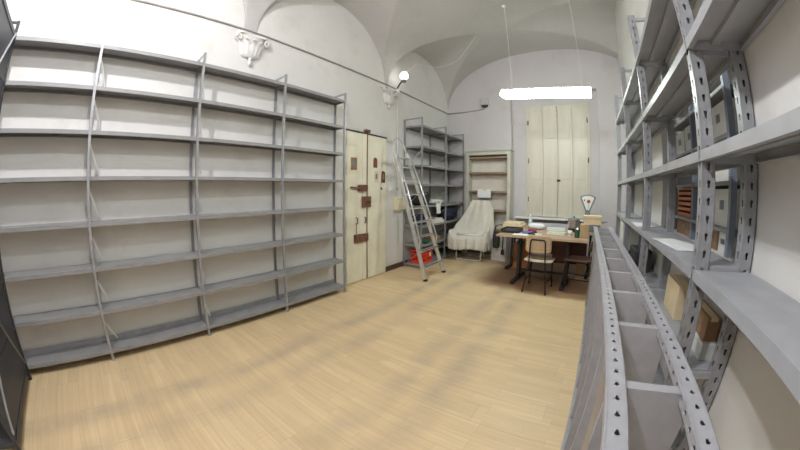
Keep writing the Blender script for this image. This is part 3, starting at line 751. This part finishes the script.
# ------------------------------------------------------------------ desks
def desk(name, label, x0, x1, y0, y1, tx, panel):
    t = thing(name, label, 'desk', ((x0 + x1) / 2, (y0 + y1) / 2, 0))
    ox, oy = (x0 + x1) / 2, (y0 + y1) / 2
    def B(mb, n, m_, par=t, **k):
        mb.v = [(x - ox, y - oy, z) for x, y, z in mb.v]; return mb.build(n, m_, par, **k)
    tp = B(MB().box(x0, x1, y0, y1, 0.728, 0.76), 'tabletop', DESK, bevel=0.005)
    B(MB().box(x0 - 0.002, x1 + 0.002, y0 - 0.004, y0, 0.73, 0.758), 'edge_band', PLY, tp)
    for x in tx:
        ym = (y0 + y1) / 2
        for q in (-1, 1):
            B(MB().bar((x, ym + q * 0.10, 0.05), (x, ym + q * 0.10, 0.728), 0.035, 0.035), 'post', BLACK)
        ft = B(MB().bar((x - 0.03, ym - 0.33, 0.032), (x + 0.02, ym + 0.33, 0.032), 0.055, 0.045), 'foot', BLACK, bevel=0.006)
        B(MB().box(x - 0.055, x + 0.0, ym - 0.34, ym - 0.29, 0, 0.014), 'rubber_pad', RUBBER, ft)
        B(MB().box(x - 0.01, x + 0.045, ym + 0.29, ym + 0.34, 0, 0.014), 'rubber_pad', RUBBER, ft)
        B(MB().bar((x, ym - 0.3, 0.712), (x, ym + 0.3, 0.712), 0.05, 0.03), 'top_bracket', BLACK)
    B(MB().bar((tx[0], (y0 + y1) / 2, 0.17), (tx[1], (y0 + y1) / 2, 0.17), 0.045, 0.03), 'stretcher', BLACK)
    if panel: B(MB().box(panel[0], panel[1], panel[2], panel[2] + 0.02, panel[3], 0.726), 'modesty_panel', PANELM)
    return t
desk('desk', 'front wooden desk with black steel legs and a plywood chair drawn up to it', -1.285, 0.055, 4.40, 5.18, (-0.99, -0.24), (-0.50, 0.045, 5.05, 0.30))
desk('desk', 'rear cluttered table pushed up to the shuttered window', -1.50, 0.30, 5.24, 6.00, (-1.30, 0.10), (-1.15, 0.0, 5.85, 0.25))
# wooden pedestal under the rear table
pd = thing('pedestal', 'orange-brown wooden drawer pedestal under the left end of the rear table', 'pedestal', (-1.06, 5.66, 0))
MB().box(-0.20, 0.10, -0.16, 0.16, 0, 0.46).build('carcass', ORWOOD, pd, bevel=0.004)
for k in range(3):
    d = MB().box(-0.19, 0.09, -0.172, -0.16, 0.015 + k * 0.148, 0.150 + k * 0.148).build('drawer', ORWOOD, pd, bevel=0.003)
    MB().lathe([(0, 0), (0.012, 0.004), (0.014, 0.016), (0, 0.02)], (0, 0, 0), 10).build('knob', IRON, d)
    d.children[0].location = (-0.05, -0.172, 0.085 + k * 0.148); d.children[0].rotation_euler = (math.pi / 2, 0, 0)

# ------------------------------------------------------------------ school chairs
def curved_plate(w, h0, h1, bow, th, yb_, round_=0.05, n=12):
    """Plywood backrest: rounded rectangle in x-z bowed backwards."""
    vs = []; fs = []; m_ = 9
    for j in range(m_ + 1):
        q = j / m_; z = h0 + (h1 - h0) * q
        e = min(q, 1 - q) * (h1 - h0); inset = 0 if e >= round_ else round_ - math.sqrt(max(0, round_ ** 2 - (round_ - e) ** 2))
        for i in range(n + 1):
            s_ = -1 + 2 * i / n; x = (w / 2 - inset) * s_
            vs.append((x, yb_ - bow * (1 - (x / (w / 2)) ** 2) - 0.02 * (q - 0.5), z))
    for j in range(m_):
        for i in range(n): fs.append((j * (n + 1) + i, j * (n + 1) + i + 1, (j + 1) * (n + 1) + i + 1, (j + 1) * (n + 1) + i))
    return MB().add(vs, fs)
def school_chair(label, loc, rz, seat_m, back_m, low_back=False):
    t = thing('school_chair', label, 'chair', loc, rz)
    # local: front is +y, backrest at -y
    vs = []; fs = []; n, m_ = 14, 14
    for j in range(m_ + 1):
        q = j / m_; y = -0.20 + 0.41 * q; e = min(q, 1 - q) * 0.41; r = 0.09
        inset = 0 if e >= r else r - math.sqrt(max(0, r * r - (r - e) ** 2))
        for i in range(n + 1):
            s_ = -1 + 2 * i / n; x = (0.205 - inset * 0.9) * s_
            z = 0.452 - 0.014 * (1 - s_ * s_) * math.sin(math.pi * min(1, q * 1.3)) - (0.03 * ((q - 0.85) / 0.15) ** 2 if q > 0.85 else 0)
            vs.append((x, y, z))
    for j in range(m_):
        for i in range(n): fs.append((j * (n + 1) + i, j * (n + 1) + i + 1, (j + 1) * (n + 1) + i + 1, (j + 1) * (n + 1) + i))
    MB().add(vs, fs).build('seat', seat_m, t, smooth=True, solid=0.012)
    h0, h1 = (0.56, 0.815) if not low_back else (0.58, 0.74)
    curved_plate(0.37, h0, h1, 0.035, 0.01, -0.175).build('backrest', back_m, t, smooth=True, solid=0.010)
    R = 0.0105
    # one bent tube: up the back legs, across behind the backrest
    zt = 0.755 if not low_back else 0.70
    MB().tube([(-0.165, -0.245, 0.012), (-0.115, -0.205, 0.44), (-0.105, -0.222, 0.70), (-0.100, -0.226, zt - 0.02), (-0.085, -0.228, zt), (0.085, -0.228, zt), (0.100, -0.226, zt - 0.02), (0.105, -0.222, 0.70), (0.115, -0.205, 0.44), (0.165, -0.245, 0.012)], R, 8).build('back_frame', BLACK, t, smooth=True)
    for s_ in (-1, 1):
        MB().tube([(s_ * 0.175, 0.20, 0.012), (s_ * 0.155, 0.165, 0.415), (s_ * 0.145, 0.12, 0.432), (s_ * 0.12, -0.20, 0.432)], R, 8).build('front_leg', BLACK, t, smooth=True)
        for yy, xx in ((-0.245, 0.165), (0.20, 0.175)):
            MB().lathe([(0, 0), (0.014, 0), (0.014, 0.03), (0.011, 0.034)], (s_ * xx, yy, 0), 8).build('rubber_foot', RUBBER, t)
        MB().tube([(s_ * 0.150, -0.228, 0.16), (s_ * 0.166, 0.185, 0.16)], 0.008, 8).build('side_stretcher', BLACK, t, smooth=True)
    MB().tube([(-0.145, 0.155, 0.425), (0.145, 0.155, 0.425)], 0.009, 8).build('seat_tube', BLACK, t, smooth=True)
    return t
school_chair('plywood chair on black tube legs, its back to the camera, at the front desk', (-0.612, 4.42, 0), math.radians(-3), SEATM, PLY)
school_chair('brown wooden chair on black legs, half hidden behind the overturned shelving', (-0.06, 4.72, 0), math.radians(82), BROWNSEAT, BROWNSEAT, True)
tag(MB().box(-0.10, 0.05, 5.2, 5.45, 0.0, 0.30).box(-0.10, 0.05, 5.19, 5.2, 0.28, 0.30).build('carton', CARD, bevel=0.004), 'small tan carton on the floor under the rear table', 'box')

# ------------------------------------------------------------------ things on the desks
ZD = 0.76
# counter scale with a fan dial
sc = thing('counter_scale', 'old counter scale with a fan-shaped dial on the rear table', 'scale', (0.02, 5.52, ZD))
fan = [(-0.045, 0.33)] + [(0.40 * math.sin(math.radians(a)) * 1.0, 0.235 + 0.385 * math.cos(math.radians(a))) for a in range(-21, 22, 6)] + [(0.045, 0.33)]
fan = [(-0.028, 0.31), (-0.135, 0.565), (-0.13, 0.59), (-0.07, 0.612), (0, 0.62), (0.07, 0.612), (0.13, 0.59), (0.135, 0.565), (0.028, 0.31)]
hd = MB().prism(fan, lambda p, a: (p[0], a, p[1]), -0.035, 0.035).build('dial_housing', SCALEG, sc, bevel=0.006)
fan2 = [(p[0] * 0.76, 0.36 + (p[1] - 0.31) * 0.77) for p in fan]
MB().prism(fan2, lambda p, a: (p[0], a, p[1]), -0.040, -0.034).build('dial_face', DIALW, hd)
em_ = MB().lathe([(0, 0), (0.030, 0), (0.030, 0.003), (0, 0.003)], (0, 0, 0), 16).build('emblem', MATS['dark_red_print'], hd)
em_.location = (0.012, -0.041, 0.505); em_.rotation_euler = (math.pi / 2, 0, 0)
em_ = MB().lathe([(0, 0), (0.013, 0), (0.013, 0.003), (0, 0.003)], (0, 0, 0), 12).build('emblem', IRON, hd)
em_.location = (-0.06, -0.041, 0.525); em_.rotation_euler = (math.pi / 2, 0, 0)
MB().bar((0, -0.043, 0.345), (0.012, -0.043, 0.46), 0.005, 0.003, (0, 1, 0)).build('needle', IRON, hd)
MB().prism([(-0.15, 0.0), (0.15, 0.0), (0.15, 0.05), (0.07, 0.14), (0.045, 0.32), (-0.045, 0.32), (-0.07, 0.14), (-0.15, 0.05)], lambda p, a: (p[0], a, p[1]), -0.06, 0.06).build('pedestal_base', SCALEG, sc, bevel=0.01)
MB().lathe([(0.0, 0.15), (0.06, 0.15), (0.13, 0.165), (0.14, 0.175), (0.13, 0.172), (0.0, 0.158)], (0.22, 0, 0), 20).lathe([(0.012, 0.03), (0.012, 0.15)], (0.22, 0, 0), 8).build('weighing_pan', GLASSY, sc, smooth=True)
# steel pot with lid
po = thing('pot', 'steel cooking pot with dark base on the rear table next to the scale', 'pot', (-0.20, 5.33, ZD))
MB().lathe([(0, 0.0), (0.085, 0.0), (0.09, 0.06)], n=20).build('dark_base', BLACKP, po, smooth=True)
MB().lathe([(0.09, 0.06), (0.098, 0.075), (0.10, 0.20), (0.105, 0.205), (0.097, 0.205), (0.09, 0.08), (0, 0.07)], n=20).build('pot_body', GLASSY, po, smooth=True)
MB().lathe([(0.105, 0.206), (0.10, 0.212), (0.06, 0.228), (0.0, 0.235)], n=20).build('lid', SCALEG, po, smooth=True)
for s_ in (-1, 1): MB().tube([(s_ * 0.098, -0.03, 0.17), (s_ * 0.135, -0.025, 0.175), (s_ * 0.135, 0.025, 0.175), (s_ * 0.098, 0.03, 0.17)], 0.007, 6).build('handle', BLACKP, po, smooth=True)
MB().lathe([(0, 0.235), (0.01, 0.235), (0.016, 0.25), (0, 0.262)], n=10).build('lid_knob', BLACKP, po, smooth=True)
# green can
gc = thing('can', 'small dark green can at the front edge of the desk', 'can', (-0.115, 4.66, ZD))
MB().lathe([(0, 0), (0.034, 0), (0.037, 0.005), (0.037, 0.125), (0.034, 0.13), (0, 0.13)], n=18).build('can_body', GREEN, gc, smooth=False)
MB().lathe([(0.037, 0.123), (0.039, 0.128), (0.033, 0.134), (0.030, 0.130), (0, 0.130)], n=18).build('rim', GLASSY, gc)
# boxes at the right end of the desk
tag(MB().box(-0.075, 0.052, 4.62, 4.86, ZD, 0.955).build('carton', CARD, bevel=0.003), 'tan carton standing at the right end of the front desk', 'box')
pb = thing('pale_box', 'pale flat wooden box resting on the tan carton by the scale', 'box', (0.095, 4.74, 0.956))
MB().box(-0.125, 0.13, -0.10, 0.10, 0.0, 0.095).build('box_body', PALECARD, pb, bevel=0.004)
MB().box(-0.13, 0.135, -0.105, 0.105, 0.097, 0.13).build('lid', PALECARD, pb, bevel=0.004)
# tray with black folders
bt_ = thing('document_tray', 'flat black document tray at the left end of the front desk', 'tray', (-1.14, 4.80, ZD))
MB().box(-0.14, 0.14, -0.19, 0.19, 0.0, 0.008).box(-0.14, -0.13, -0.19, 0.19, 0.008, 0.06).box(0.13, 0.14, -0.19, 0.19, 0.008, 0.06).box(-0.13, 0.13, 0.18, 0.19, 0.008, 0.06).box(-0.13, 0.13, -0.19, -0.18, 0.008, 0.035).build('tray_shell', BLACKP, bt_)
MB().box(-0.12, 0.12, -0.17, 0.17, 0.009, 0.038).build('black_folder', BLACKP, bt_)
tag(MB().box(-1.44, -1.10, 5.30, 5.75, ZD, ZD + 0.05).box(-1.43, -1.12, 5.31, 5.74, ZD + 0.05, ZD + 0.085).build('parcel', PALECARD, bevel=0.004), 'flat tan parcel on the left end of the rear table', 'box')
tag(MB().box(-1.06, -0.83, 4.47, 4.64, ZD, ZD + 0.004).build('paper_sheet', PAPER), 'white sheet lying near the front desk edge left of the chair', 'paper')
f = thing('folder', 'blue folder on the front desk beside the black tray', 'folder', (-0.875, 4.77, ZD), 0.3)
MB().box(-0.08, 0.08, -0.11, 0.11, 0.0, 0.02).build('cover', BLUEF, f, bevel=0.003); MB().box(-0.07, 0.084, -0.10, 0.10, 0.005, 0.015).build('sheets', PAPER, f)
tag(MB().box(-0.90, -0.78, 4.88, 5.03, ZD, ZD + 0.045).build('notebook', MATS['dark_red_print'], bevel=0.004), 'dark red notebook beside the white plastic bag on the desk', 'book')
lumpy('plastic_bag', 'crumpled white plastic bag on the rear table in front of the shutters', 'bag', (-0.84, 5.38, ZD), (0.30, 0.22, 0.10), PAPER, 21)
tg = thing('magazine', 'pale green magazine lying on the front desk beside the chair back', 'magazine', (-0.44, 4.93, ZD), -0.1)
MB().box(-0.14, 0.14, -0.10, 0.10, 0.0, 0.022).build('pages', PAPER, tg); MB().box(-0.142, 0.142, -0.102, 0.102, 0.022, 0.026).build('cover', PALEGREEN, tg)
tg = thing('magazine', 'white magazine lying on the rear table behind the green one', 'magazine', (-0.50, 5.42, ZD), 0.08)
MB().box(-0.15, 0.15, -0.10, 0.10, 0.0, 0.03).build('pages', PAPER, tg); MB().box(-0.152, 0.152, -0.102, 0.102, 0.03, 0.034).build('cover', BOXW, tg)
ph = thing('stapler', 'small black stapler near the front desk edge', 'stapler', (-0.78, 4.62, ZD), 0.2)
MB().box(-0.07, 0.07, -0.016, 0.016, 0, 0.014).build('base', BLACKP, ph, bevel=0.003); MB().bar((-0.065, 0, 0.02), (0.07, 0, 0.042), 0.022, 0.018).build('arm', BLACKP, ph, bevel=0.004)
bo = thing('bottle', 'small clear-capped bottle on the rear table by the left shutter', 'bottle', (-1.04, 5.86, ZD))
MB().lathe([(0, 0), (0.035, 0), (0.037, 0.01), (0.037, 0.13), (0.014, 0.17), (0.014, 0.19)], n=16).build('bottle_body', mat('pale_plastic', (0.62, 0.68, 0.72), rough=0.2), bo, smooth=True)
MB().lathe([(0.017, 0.185), (0.017, 0.215), (0, 0.217)], n=12).build('cap', WHITE, bo, smooth=True)
tag(MB().box(-0.98, -0.28, 5.78, 5.96, ZD, ZD + 0.055).box(-0.98, -0.28, 5.77, 5.78, ZD, ZD + 0.075).build('long_case', mat('grey_blue_case', (0.46, 0.48, 0.53), rough=0.4), bevel=0.004), 'long grey-blue case along the back of the rear table under the shutters', 'case')
tag(MB().box(-0.72, -0.62, 4.50, 4.58, ZD, ZD + 0.03).build('eraser_box', BOXW, bevel=0.004), 'little white box at the desk edge behind the chair back', 'box')
cp = thing('cup', 'small white cup on the front desk between the magazine and the can', 'cup', (-0.235, 4.88, ZD))
MB().lathe([(0, 0), (0.025, 0), (0.034, 0.07), (0.031, 0.07), (0.022, 0.008), (0, 0.008)], n=16).build('cup_body', WHITE, cp, smooth=True)
MB().tube([(0.031, 0, 0.055), (0.052, 0, 0.05), (0.05, 0, 0.025), (0.027, 0, 0.02)], 0.004, 6).build('handle', WHITE, cp, smooth=True)

# ------------------------------------------------------------------ things on the right-hand rack
RC = RL[3]; RDn = RL[4]
def sheet(label, x, y, z, w, d, rz, n=2):
    t = thing('paper_sheets', label, 'paper', (x, y, z), rz)
    for k in range(n):
        o = MB().box(-w / 2, w / 2, -d / 2, d / 2, 0, 0.0018).build('sheet', PAPER, t); o.location = (0.012 * k, -0.01 * k, 0.0022 * k); o.rotation_euler = (0, 0, 0.12 * k)
sheet('loose white sheets on the rack shelf just past the nearest post', 0.585, 2.03, RC + 0.001, 0.17, 0.44, 0.12, 3)
sheet('white sheet on the rack shelf one bay beyond the nearest sheets', 0.555, 3.22, RC + 0.001, 0.15, 0.42, -0.05, 2)
def carton(label, x0, x1, y0, y1, z0, z1, m_, tape=True, name='carton'):
    cx, cy = (x0 + x1) / 2, (y0 + y1) / 2
    t = thing(name, label, 'box', (cx, cy, z0))
    MB().box(x0 - cx, x1 - cx, y0 - cy, y1 - cy, 0, z1 - z0 - 0.003).build('carton_body', m_, t, bevel=0.003)
    if tape: MB().box(-0.02, 0.02, y0 - cy - 0.001, y1 - cy + 0.001, z1 - z0 - 0.02, z1 - z0 - 0.001).build('tape', PALECARD, t)
carton('brown carton stacked on a white one on the lower rack shelf', 0.665, 0.74, 1.52, 1.88, RDn + 0.0915, RDn + 0.21, CARDD)
carton('white carton under the brown one on the lower rack shelf nearest the camera', 0.66, 0.745, 1.50, 1.90, RDn, RDn + 0.09, BOXW, False)
carton('tan carton on the lower rack shelf behind the brown one', 0.64, 0.738, 2.02, 2.34, RDn, RDn + 0.22, PALECARD)
carton('white carton at the far end of the lower rack shelf', 0.50, 0.72, 4.28, 4.62, RDn, RDn + 0.40, BOXW)
pj = thing('equipment_case', 'black equipment case with a steel handle on the lower rack shelf', 'case', (0.60, 3.40, RDn))
MB().box(-0.09, 0.09, -0.18, 0.18, 0.02, 0.22).build('case', BLACKP, pj, bevel=0.012)
MB().box(-0.02, 0.0, -0.16, 0.16, 0.22, 0.235).build('carry_handle', GLASSY, pj)
for sx in (-1, 1):
    for sy in (-1, 1): MB().box(sx * 0.06 - 0.012, sx * 0.06 + 0.012, sy * 0.14 - 0.012, sy * 0.14 + 0.012, 0, 0.02).build('foot', RUBBER, pj)
tp = thing('folded_stand', 'folded black metal stand on the lower rack shelf beyond the black case', 'stand', (0.60, 4.06, RDn))
for k in range(3): MB().tube([(-0.03 + 0.03 * k, -0.05, 0.03 + 0.015 * (k == 1)), (-0.04 + 0.04 * k, 0.16, 0.03)], 0.013, 8).build('leg', BLACK, tp, smooth=True)
MB().box(-0.04, 0.04, -0.06, -0.03, 0.0, 0.08).build('head', BLACKP, tp, bevel=0.006)
# shelves inside the wall niche, with boxes and an orange drawer set
ni = thing('niche_shelves', 'blue-grey steel shelves set inside the right wall niche', 'shelving', (1.02, 2.38, NZ0))
for y in (1.80, 2.50, 3.16):
    for x in (0.845, 1.175): MB().box(x - 1.02 - 0.02, x - 1.02 + 0.02, y - 2.38, y - 2.38 + 0.035, 0, 1.10).build('post', BLUEPOST, ni)
NL = [1.245, 1.50, 1.755, 2.02]
for z in NL:
    for y0, y1 in ((1.835, 2.50), (2.535, 3.16)):
        MB().box(0.826 - 1.02, 1.19 - 1.02, y0 - 2.38, y1 - 2.38, z - NZ0 - 0.022, z - NZ0).build('shelf', STEEL, ni)
def nbox(label, y0, y1, z, h, m_=BOXW, x0=0.86, x1=1.14):
    cx, cy = (x0 + x1) / 2, (y0 + y1) / 2
    t = thing('archive_box', label, 'box', (cx, cy, z + 0.0005))
    MB().box(x0 - cx, x1 - cx, y0 - cy, y1 - cy, 0, h).build('box_body', m_, t, bevel=0.004)
    MB().box(x0 - cx - 0.003, x0 - cx, -0.03, 0.03, h * 0.45, h * 0.7).build('finger_tab', SCALEG, t)
nbox('white archive box in the niche at eye level, nearest the camera', 1.86, 2.16, 1.245, 0.215)
nbox('white archive box in the niche at eye level, beside the first', 2.18, 2.47, 1.245, 0.20)
nbox('white archive box on the second niche shelf, nearest the camera', 1.86, 2.44, 1.50, 0.17)
nbox('white archive box high in the niche, nearest the camera', 1.87, 2.20, 1.755, 0.20)
nbox('white archive box high in the niche, third of its row', 2.56, 2.80, 1.755, 0.20)
nbox('white archive box high in the niche, last of its row', 2.83, 3.10, 1.755, 0.19)
nbox('grey box on the second niche shelf above the orange drawers', 2.56, 3.08, 1.50, 0.16, STEEL_D)
nbox('brown box on the niche sill below the orange drawers', 2.56, 3.02, NZ0, 0.115, CARDD)
nbox('white box on the niche sill, nearest the camera', 1.88, 2.02, NZ0, 0.115)
nbox('tan box on the niche sill, second from the camera', 2.05, 2.30, NZ0, 0.115, CARDD)
od = thing('drawer_set', 'orange plastic desktop drawer set in the right wall niche', 'drawers', (0.99, 2.80, 1.2455))
MB().box(-0.14, 0.13, -0.20, -0.185, 0, 0.225).box(-0.14, 0.13, 0.185, 0.20, 0, 0.225).box(0.12, 0.13, -0.185, 0.185, 0, 0.225).box(-0.14, 0.12, -0.185, 0.185, 0.215, 0.225).box(-0.14, 0.12, -0.185, 0.185, 0, 0.008).build('shell', ORANGE, od)
for k in range(5):
    d = MB().box(-0.138, 0.11, -0.183, 0.183, 0.010 + k * 0.041, 0.014 + k * 0.041).box(-0.143, -0.138, -0.183, 0.183, 0.010 + k * 0.041, 0.034 + k * 0.041).build('drawer', ORANGE, od)

# ------------------------------------------------------------------ lamps
def tube_lamp(label, x0, x1, y, z0, z1, strength, top, rot=0.0):
    cx = (x0 + x1) / 2; cz = z0
    t = thing('pendant_lamp', label, 'lamp', (cx, y, cz), rot)
    L_ = x1 - x0; sl = (z1 - z0) / L_
    # diffuser: chamfered trough with pointed ends
    sec = [(-0.10, 0.10), (-0.105, 0.055), (-0.06, 0.0), (0.06, 0.0), (0.105, 0.055), (0.10, 0.10)]
    vs = []; h = L_ / 2
    for x, k in ((-h, 0.30), (-h + 0.08, 1.0), (h - 0.02, 1.0), (h, 0.92)):
        for y_, z_ in sec: vs.append((x, y_ * (0.6 + 0.4 * k), 0.05 + (z_ - 0.05) * k + sl * (x + h)))
    fs = [tuple(range(5, -1, -1)), tuple(range(18, 24))]
    for i in range(3):
        for j in range(5): fs.append((i * 6 + j, i * 6 + j + 1, (i + 1) * 6 + j + 1, (i + 1) * 6 + j))
    em = emit('lamp_diffuser_glow', (0.90, 1.0, 0.92), strength)
    MB().add(vs, fs).build('diffuser', em, t)
    vs = [(x, y_, z_ + sl * (x + h)) for x in (-h + 0.02, h - 0.02) for y_, z_ in ((-0.095, 0.1005), (0.095, 0.1005), (0.05, 0.135), (-0.05, 0.135))]
    MB().add(vs, [(3, 2, 1, 0), (4, 5, 6, 7), (0, 1, 5, 4), (1, 2, 6, 5), (2, 3, 7, 6), (3, 0, 4, 7)]).build('housing', WHITE, t)
    for x in (-h + 0.17, h - 0.12):
        zz = 0.13 + sl * (x + h)
        zc = ceiling_z(cx + x, y) - cz
        w_ = MB().tube([(x, 0, zz), (x - 0.01, 0, zc - 0.02)], 0.0028, 6).build('suspension_wire', WHITE, t)
        MB().lathe([(0, 0), (0.035, 0), (0.03, -0.02), (0, -0.03)], (x - 0.01, 0, zc - 0.006), 12).build('ceiling_rose', WHITE, w_, smooth=True)
    MB().tube([(-h + 0.17, 0.01, zz), (-h + 0.18, 0.015, zz + 0.3), (-h + 0.165, 0.01, zz + 0.7), (-h + 0.165, 0.0, ceiling_z(cx - h + 0.16, y) - cz - 0.01)], 0.0028, 6).build('supply_cable', WHITE, t, smooth=True)
    return t
tube_lamp('long white fluorescent pendant lamp hanging before the shuttered window', -1.213, 0.10, 4.40, 2.80, 2.72, LAMP_FAR, 4.3)
def globe(label, x, y, z, strength, col):
    gl = thing('bulb_pendant', label, 'lamp', (x, y, z))
    MB().lathe([(0.045 * math.sin(math.pi * i / 12), -0.055 * math.cos(math.pi * i / 12)) for i in range(13)], n=20).build('bulb', emit('bulb_glow', col, strength), gl, smooth=True)
    MB().lathe([(0.02, 0.05), (0.025, 0.10), (0.012, 0.15), (0, 0.16)], n=12).build('socket', SCALEG, gl, smooth=True)
    MB().tube([(0, 0, 0.15), (0, 0, ceiling_z(x, y) - z)], 0.004, 6).build('pendant_cable', CABLEM, gl)
globe('bare white bulb pendant high up beside the long wall shelves, behind the camera', -1.43, -0.57, 3.52, LAMP_NEAR, (0.97, 0.965, 1.0))
globe('bare white bulb pendant hanging nearly overhead of the camera', -0.84, 0.20, 3.07, LAMP_MID, (0.96, 0.96, 1.0))
# wall floodlight on a bracket, with its conduit
sp = thing('wall_spotlight', 'round lit spotlight on a bracket above the cream door, beside the corbel', 'lamp', (XW, 4.24, 3.12))
MB().lathe([(0, -0.075), (0.04, -0.066), (0.066, -0.035), (0.075, 0.0), (0.066, 0.035), (0.04, 0.066), (0, 0.075)], (0.20, -0.055, 0.275), 18).build('bulb', emit('spot_bulb_glow', (1.0, 0.97, 0.90), LAMP_SPOT), sp, smooth=True)
MB().tube([(0.01, 0.0, 0.05), (0.06, -0.04, 0.10), (0.13, -0.06, 0.16), (0.19, -0.055, 0.20)], 0.014, 8).build('bracket', IRON, sp, smooth=True)
MB().lathe([(0.0, 0.0), (0.045, 0.0), (0.05, 0.03), (0.03, 0.06), (0, 0.06)], (0.19, -0.055, 0.165), 12).build('socket', SCALEG, sp, smooth=True)
MB().box(0, 0.05, -0.035, 0.035, 0.0, 0.09).build('junction_box', WHITE, sp, bevel=0.005)
MB().tube([(0.018, 0.0, 0.0), (0.018, 0.0, -1.70)], 0.011, 8).build('conduit', WHITE, sp, smooth=True)

# ------------------------------------------------------------------ wall fittings
cb = MB(); pts = []
nseg = 60
for i in range(nseg + 1):
    y = YN + 0.02 + (YB - 0.02 - YN - 0.02) * i / nseg
    pts.append((XW + 0.012, y, 3.20 - 0.012 * abs(math.sin(math.pi * (y - 1.43) / 2.54))))
pts += [(XW + 0.02, YB - 0.012, 3.2), (-2.6, YB - 0.012, 3.19), (-2.22, YB - 0.012, 3.205), (-2.14, YB - 0.014, 3.215), (-2.125, YB - 0.014, 3.29)]
tag(cb.tube(pts, 0.0115, 6).build('wall_cable', CABLEM, smooth=True), 'thin dark cable running along the left wall below the vault', 'cable')
cpts = [(XW + 0.15, 4.30, 3.50), (-2.93, 4.75, 3.86), (-2.80, 4.95, 3.84), (-2.62, 5.0, 3.805), (-2.45, 5.0, 3.795), (-2.28, 5.0, 3.82), (-2.16, 5.0, 3.86), (-1.95, 5.02, 4.10), (-1.78, 5.03, ceiling_z(-1.78, 5.03))]
tag(MB().tube(cpts, 0.0035, 6).build('ceiling_cable', WHITE, smooth=True), 'thin cable sagging below the vault near the spotlight', 'cable')  # white colour paints in the highlight along the sagging arc
sn = thing('alarm_sensor', 'small grey alarm siren box on the back wall above the bookcase', 'alarm', (-2.12, YB, 3.29))
MB().box(-0.085, 0.085, -0.09, 0.0, 0.0, 0.16).build('housing', mat('sensor_grey', (0.52, 0.52, 0.50), rough=0.5), sn, bevel=0.012)
MB().prism([(-0.075, 0.0), (0.075, 0.0), (0.05, -0.045), (-0.05, -0.045)], lambda p, a: (p[0], a, p[1]), -0.08, -0.01).build('lens_hood', BLACKP, sn)
eb = thing('wall_box', 'aged cream plastic box on the wall right of the cream door', 'electrical box', (XW, 4.30, 1.05))
MB().box(0, 0.09, -0.13, 0.11, 0, 0.22).build('housing', YELLOWBOX, eb, bevel=0.008)
MB().box(0.09, 0.094, -0.11, 0.09, 0.02, 0.17).build('cover', YELLOWBOX, eb, bevel=0.003)
sw = thing('light_switch', 'small grey light switch on the wall beside the cream door', 'switch', (XW, 4.09, 1.42))
MB().box(0, 0.012, -0.04, 0.04, -0.05, 0.05).build('plate', BOXW, sw, bevel=0.003); MB().box(0.012, 0.02, -0.015, 0.015, -0.02, 0.02).build('rocker', WHITE, sw)

# ------------------------------------------------------------------ groups of like things
GROUPS = {'archive_box': 'boxes on the niche shelves', 'book': 'ledgers piled on the corner rack', 'corbel': 'stucco corbels on the left wall',
          'steel_shelving': 'grey steel shelving units', 'school_chair': 'chairs at the desks', 'desk': 'desks by the window',
          'magazine': 'magazines on the desks', 'bulb_pendant': 'bare bulb pendants', 'paper_sheets': 'sheets on the rack shelf', 'bag': 'dark bags on the corner rack'}
for o in list(COL.objects):
    base = o.name.split('.')[0]
    if o.parent is None and base in GROUPS and 'label' in o: o['group'] = GROUPS[base]
    elif o.parent is None and base == 'carton': o['group'] = 'cartons on the rack' if o.location.x > 0.4 else 'cartons about the room'
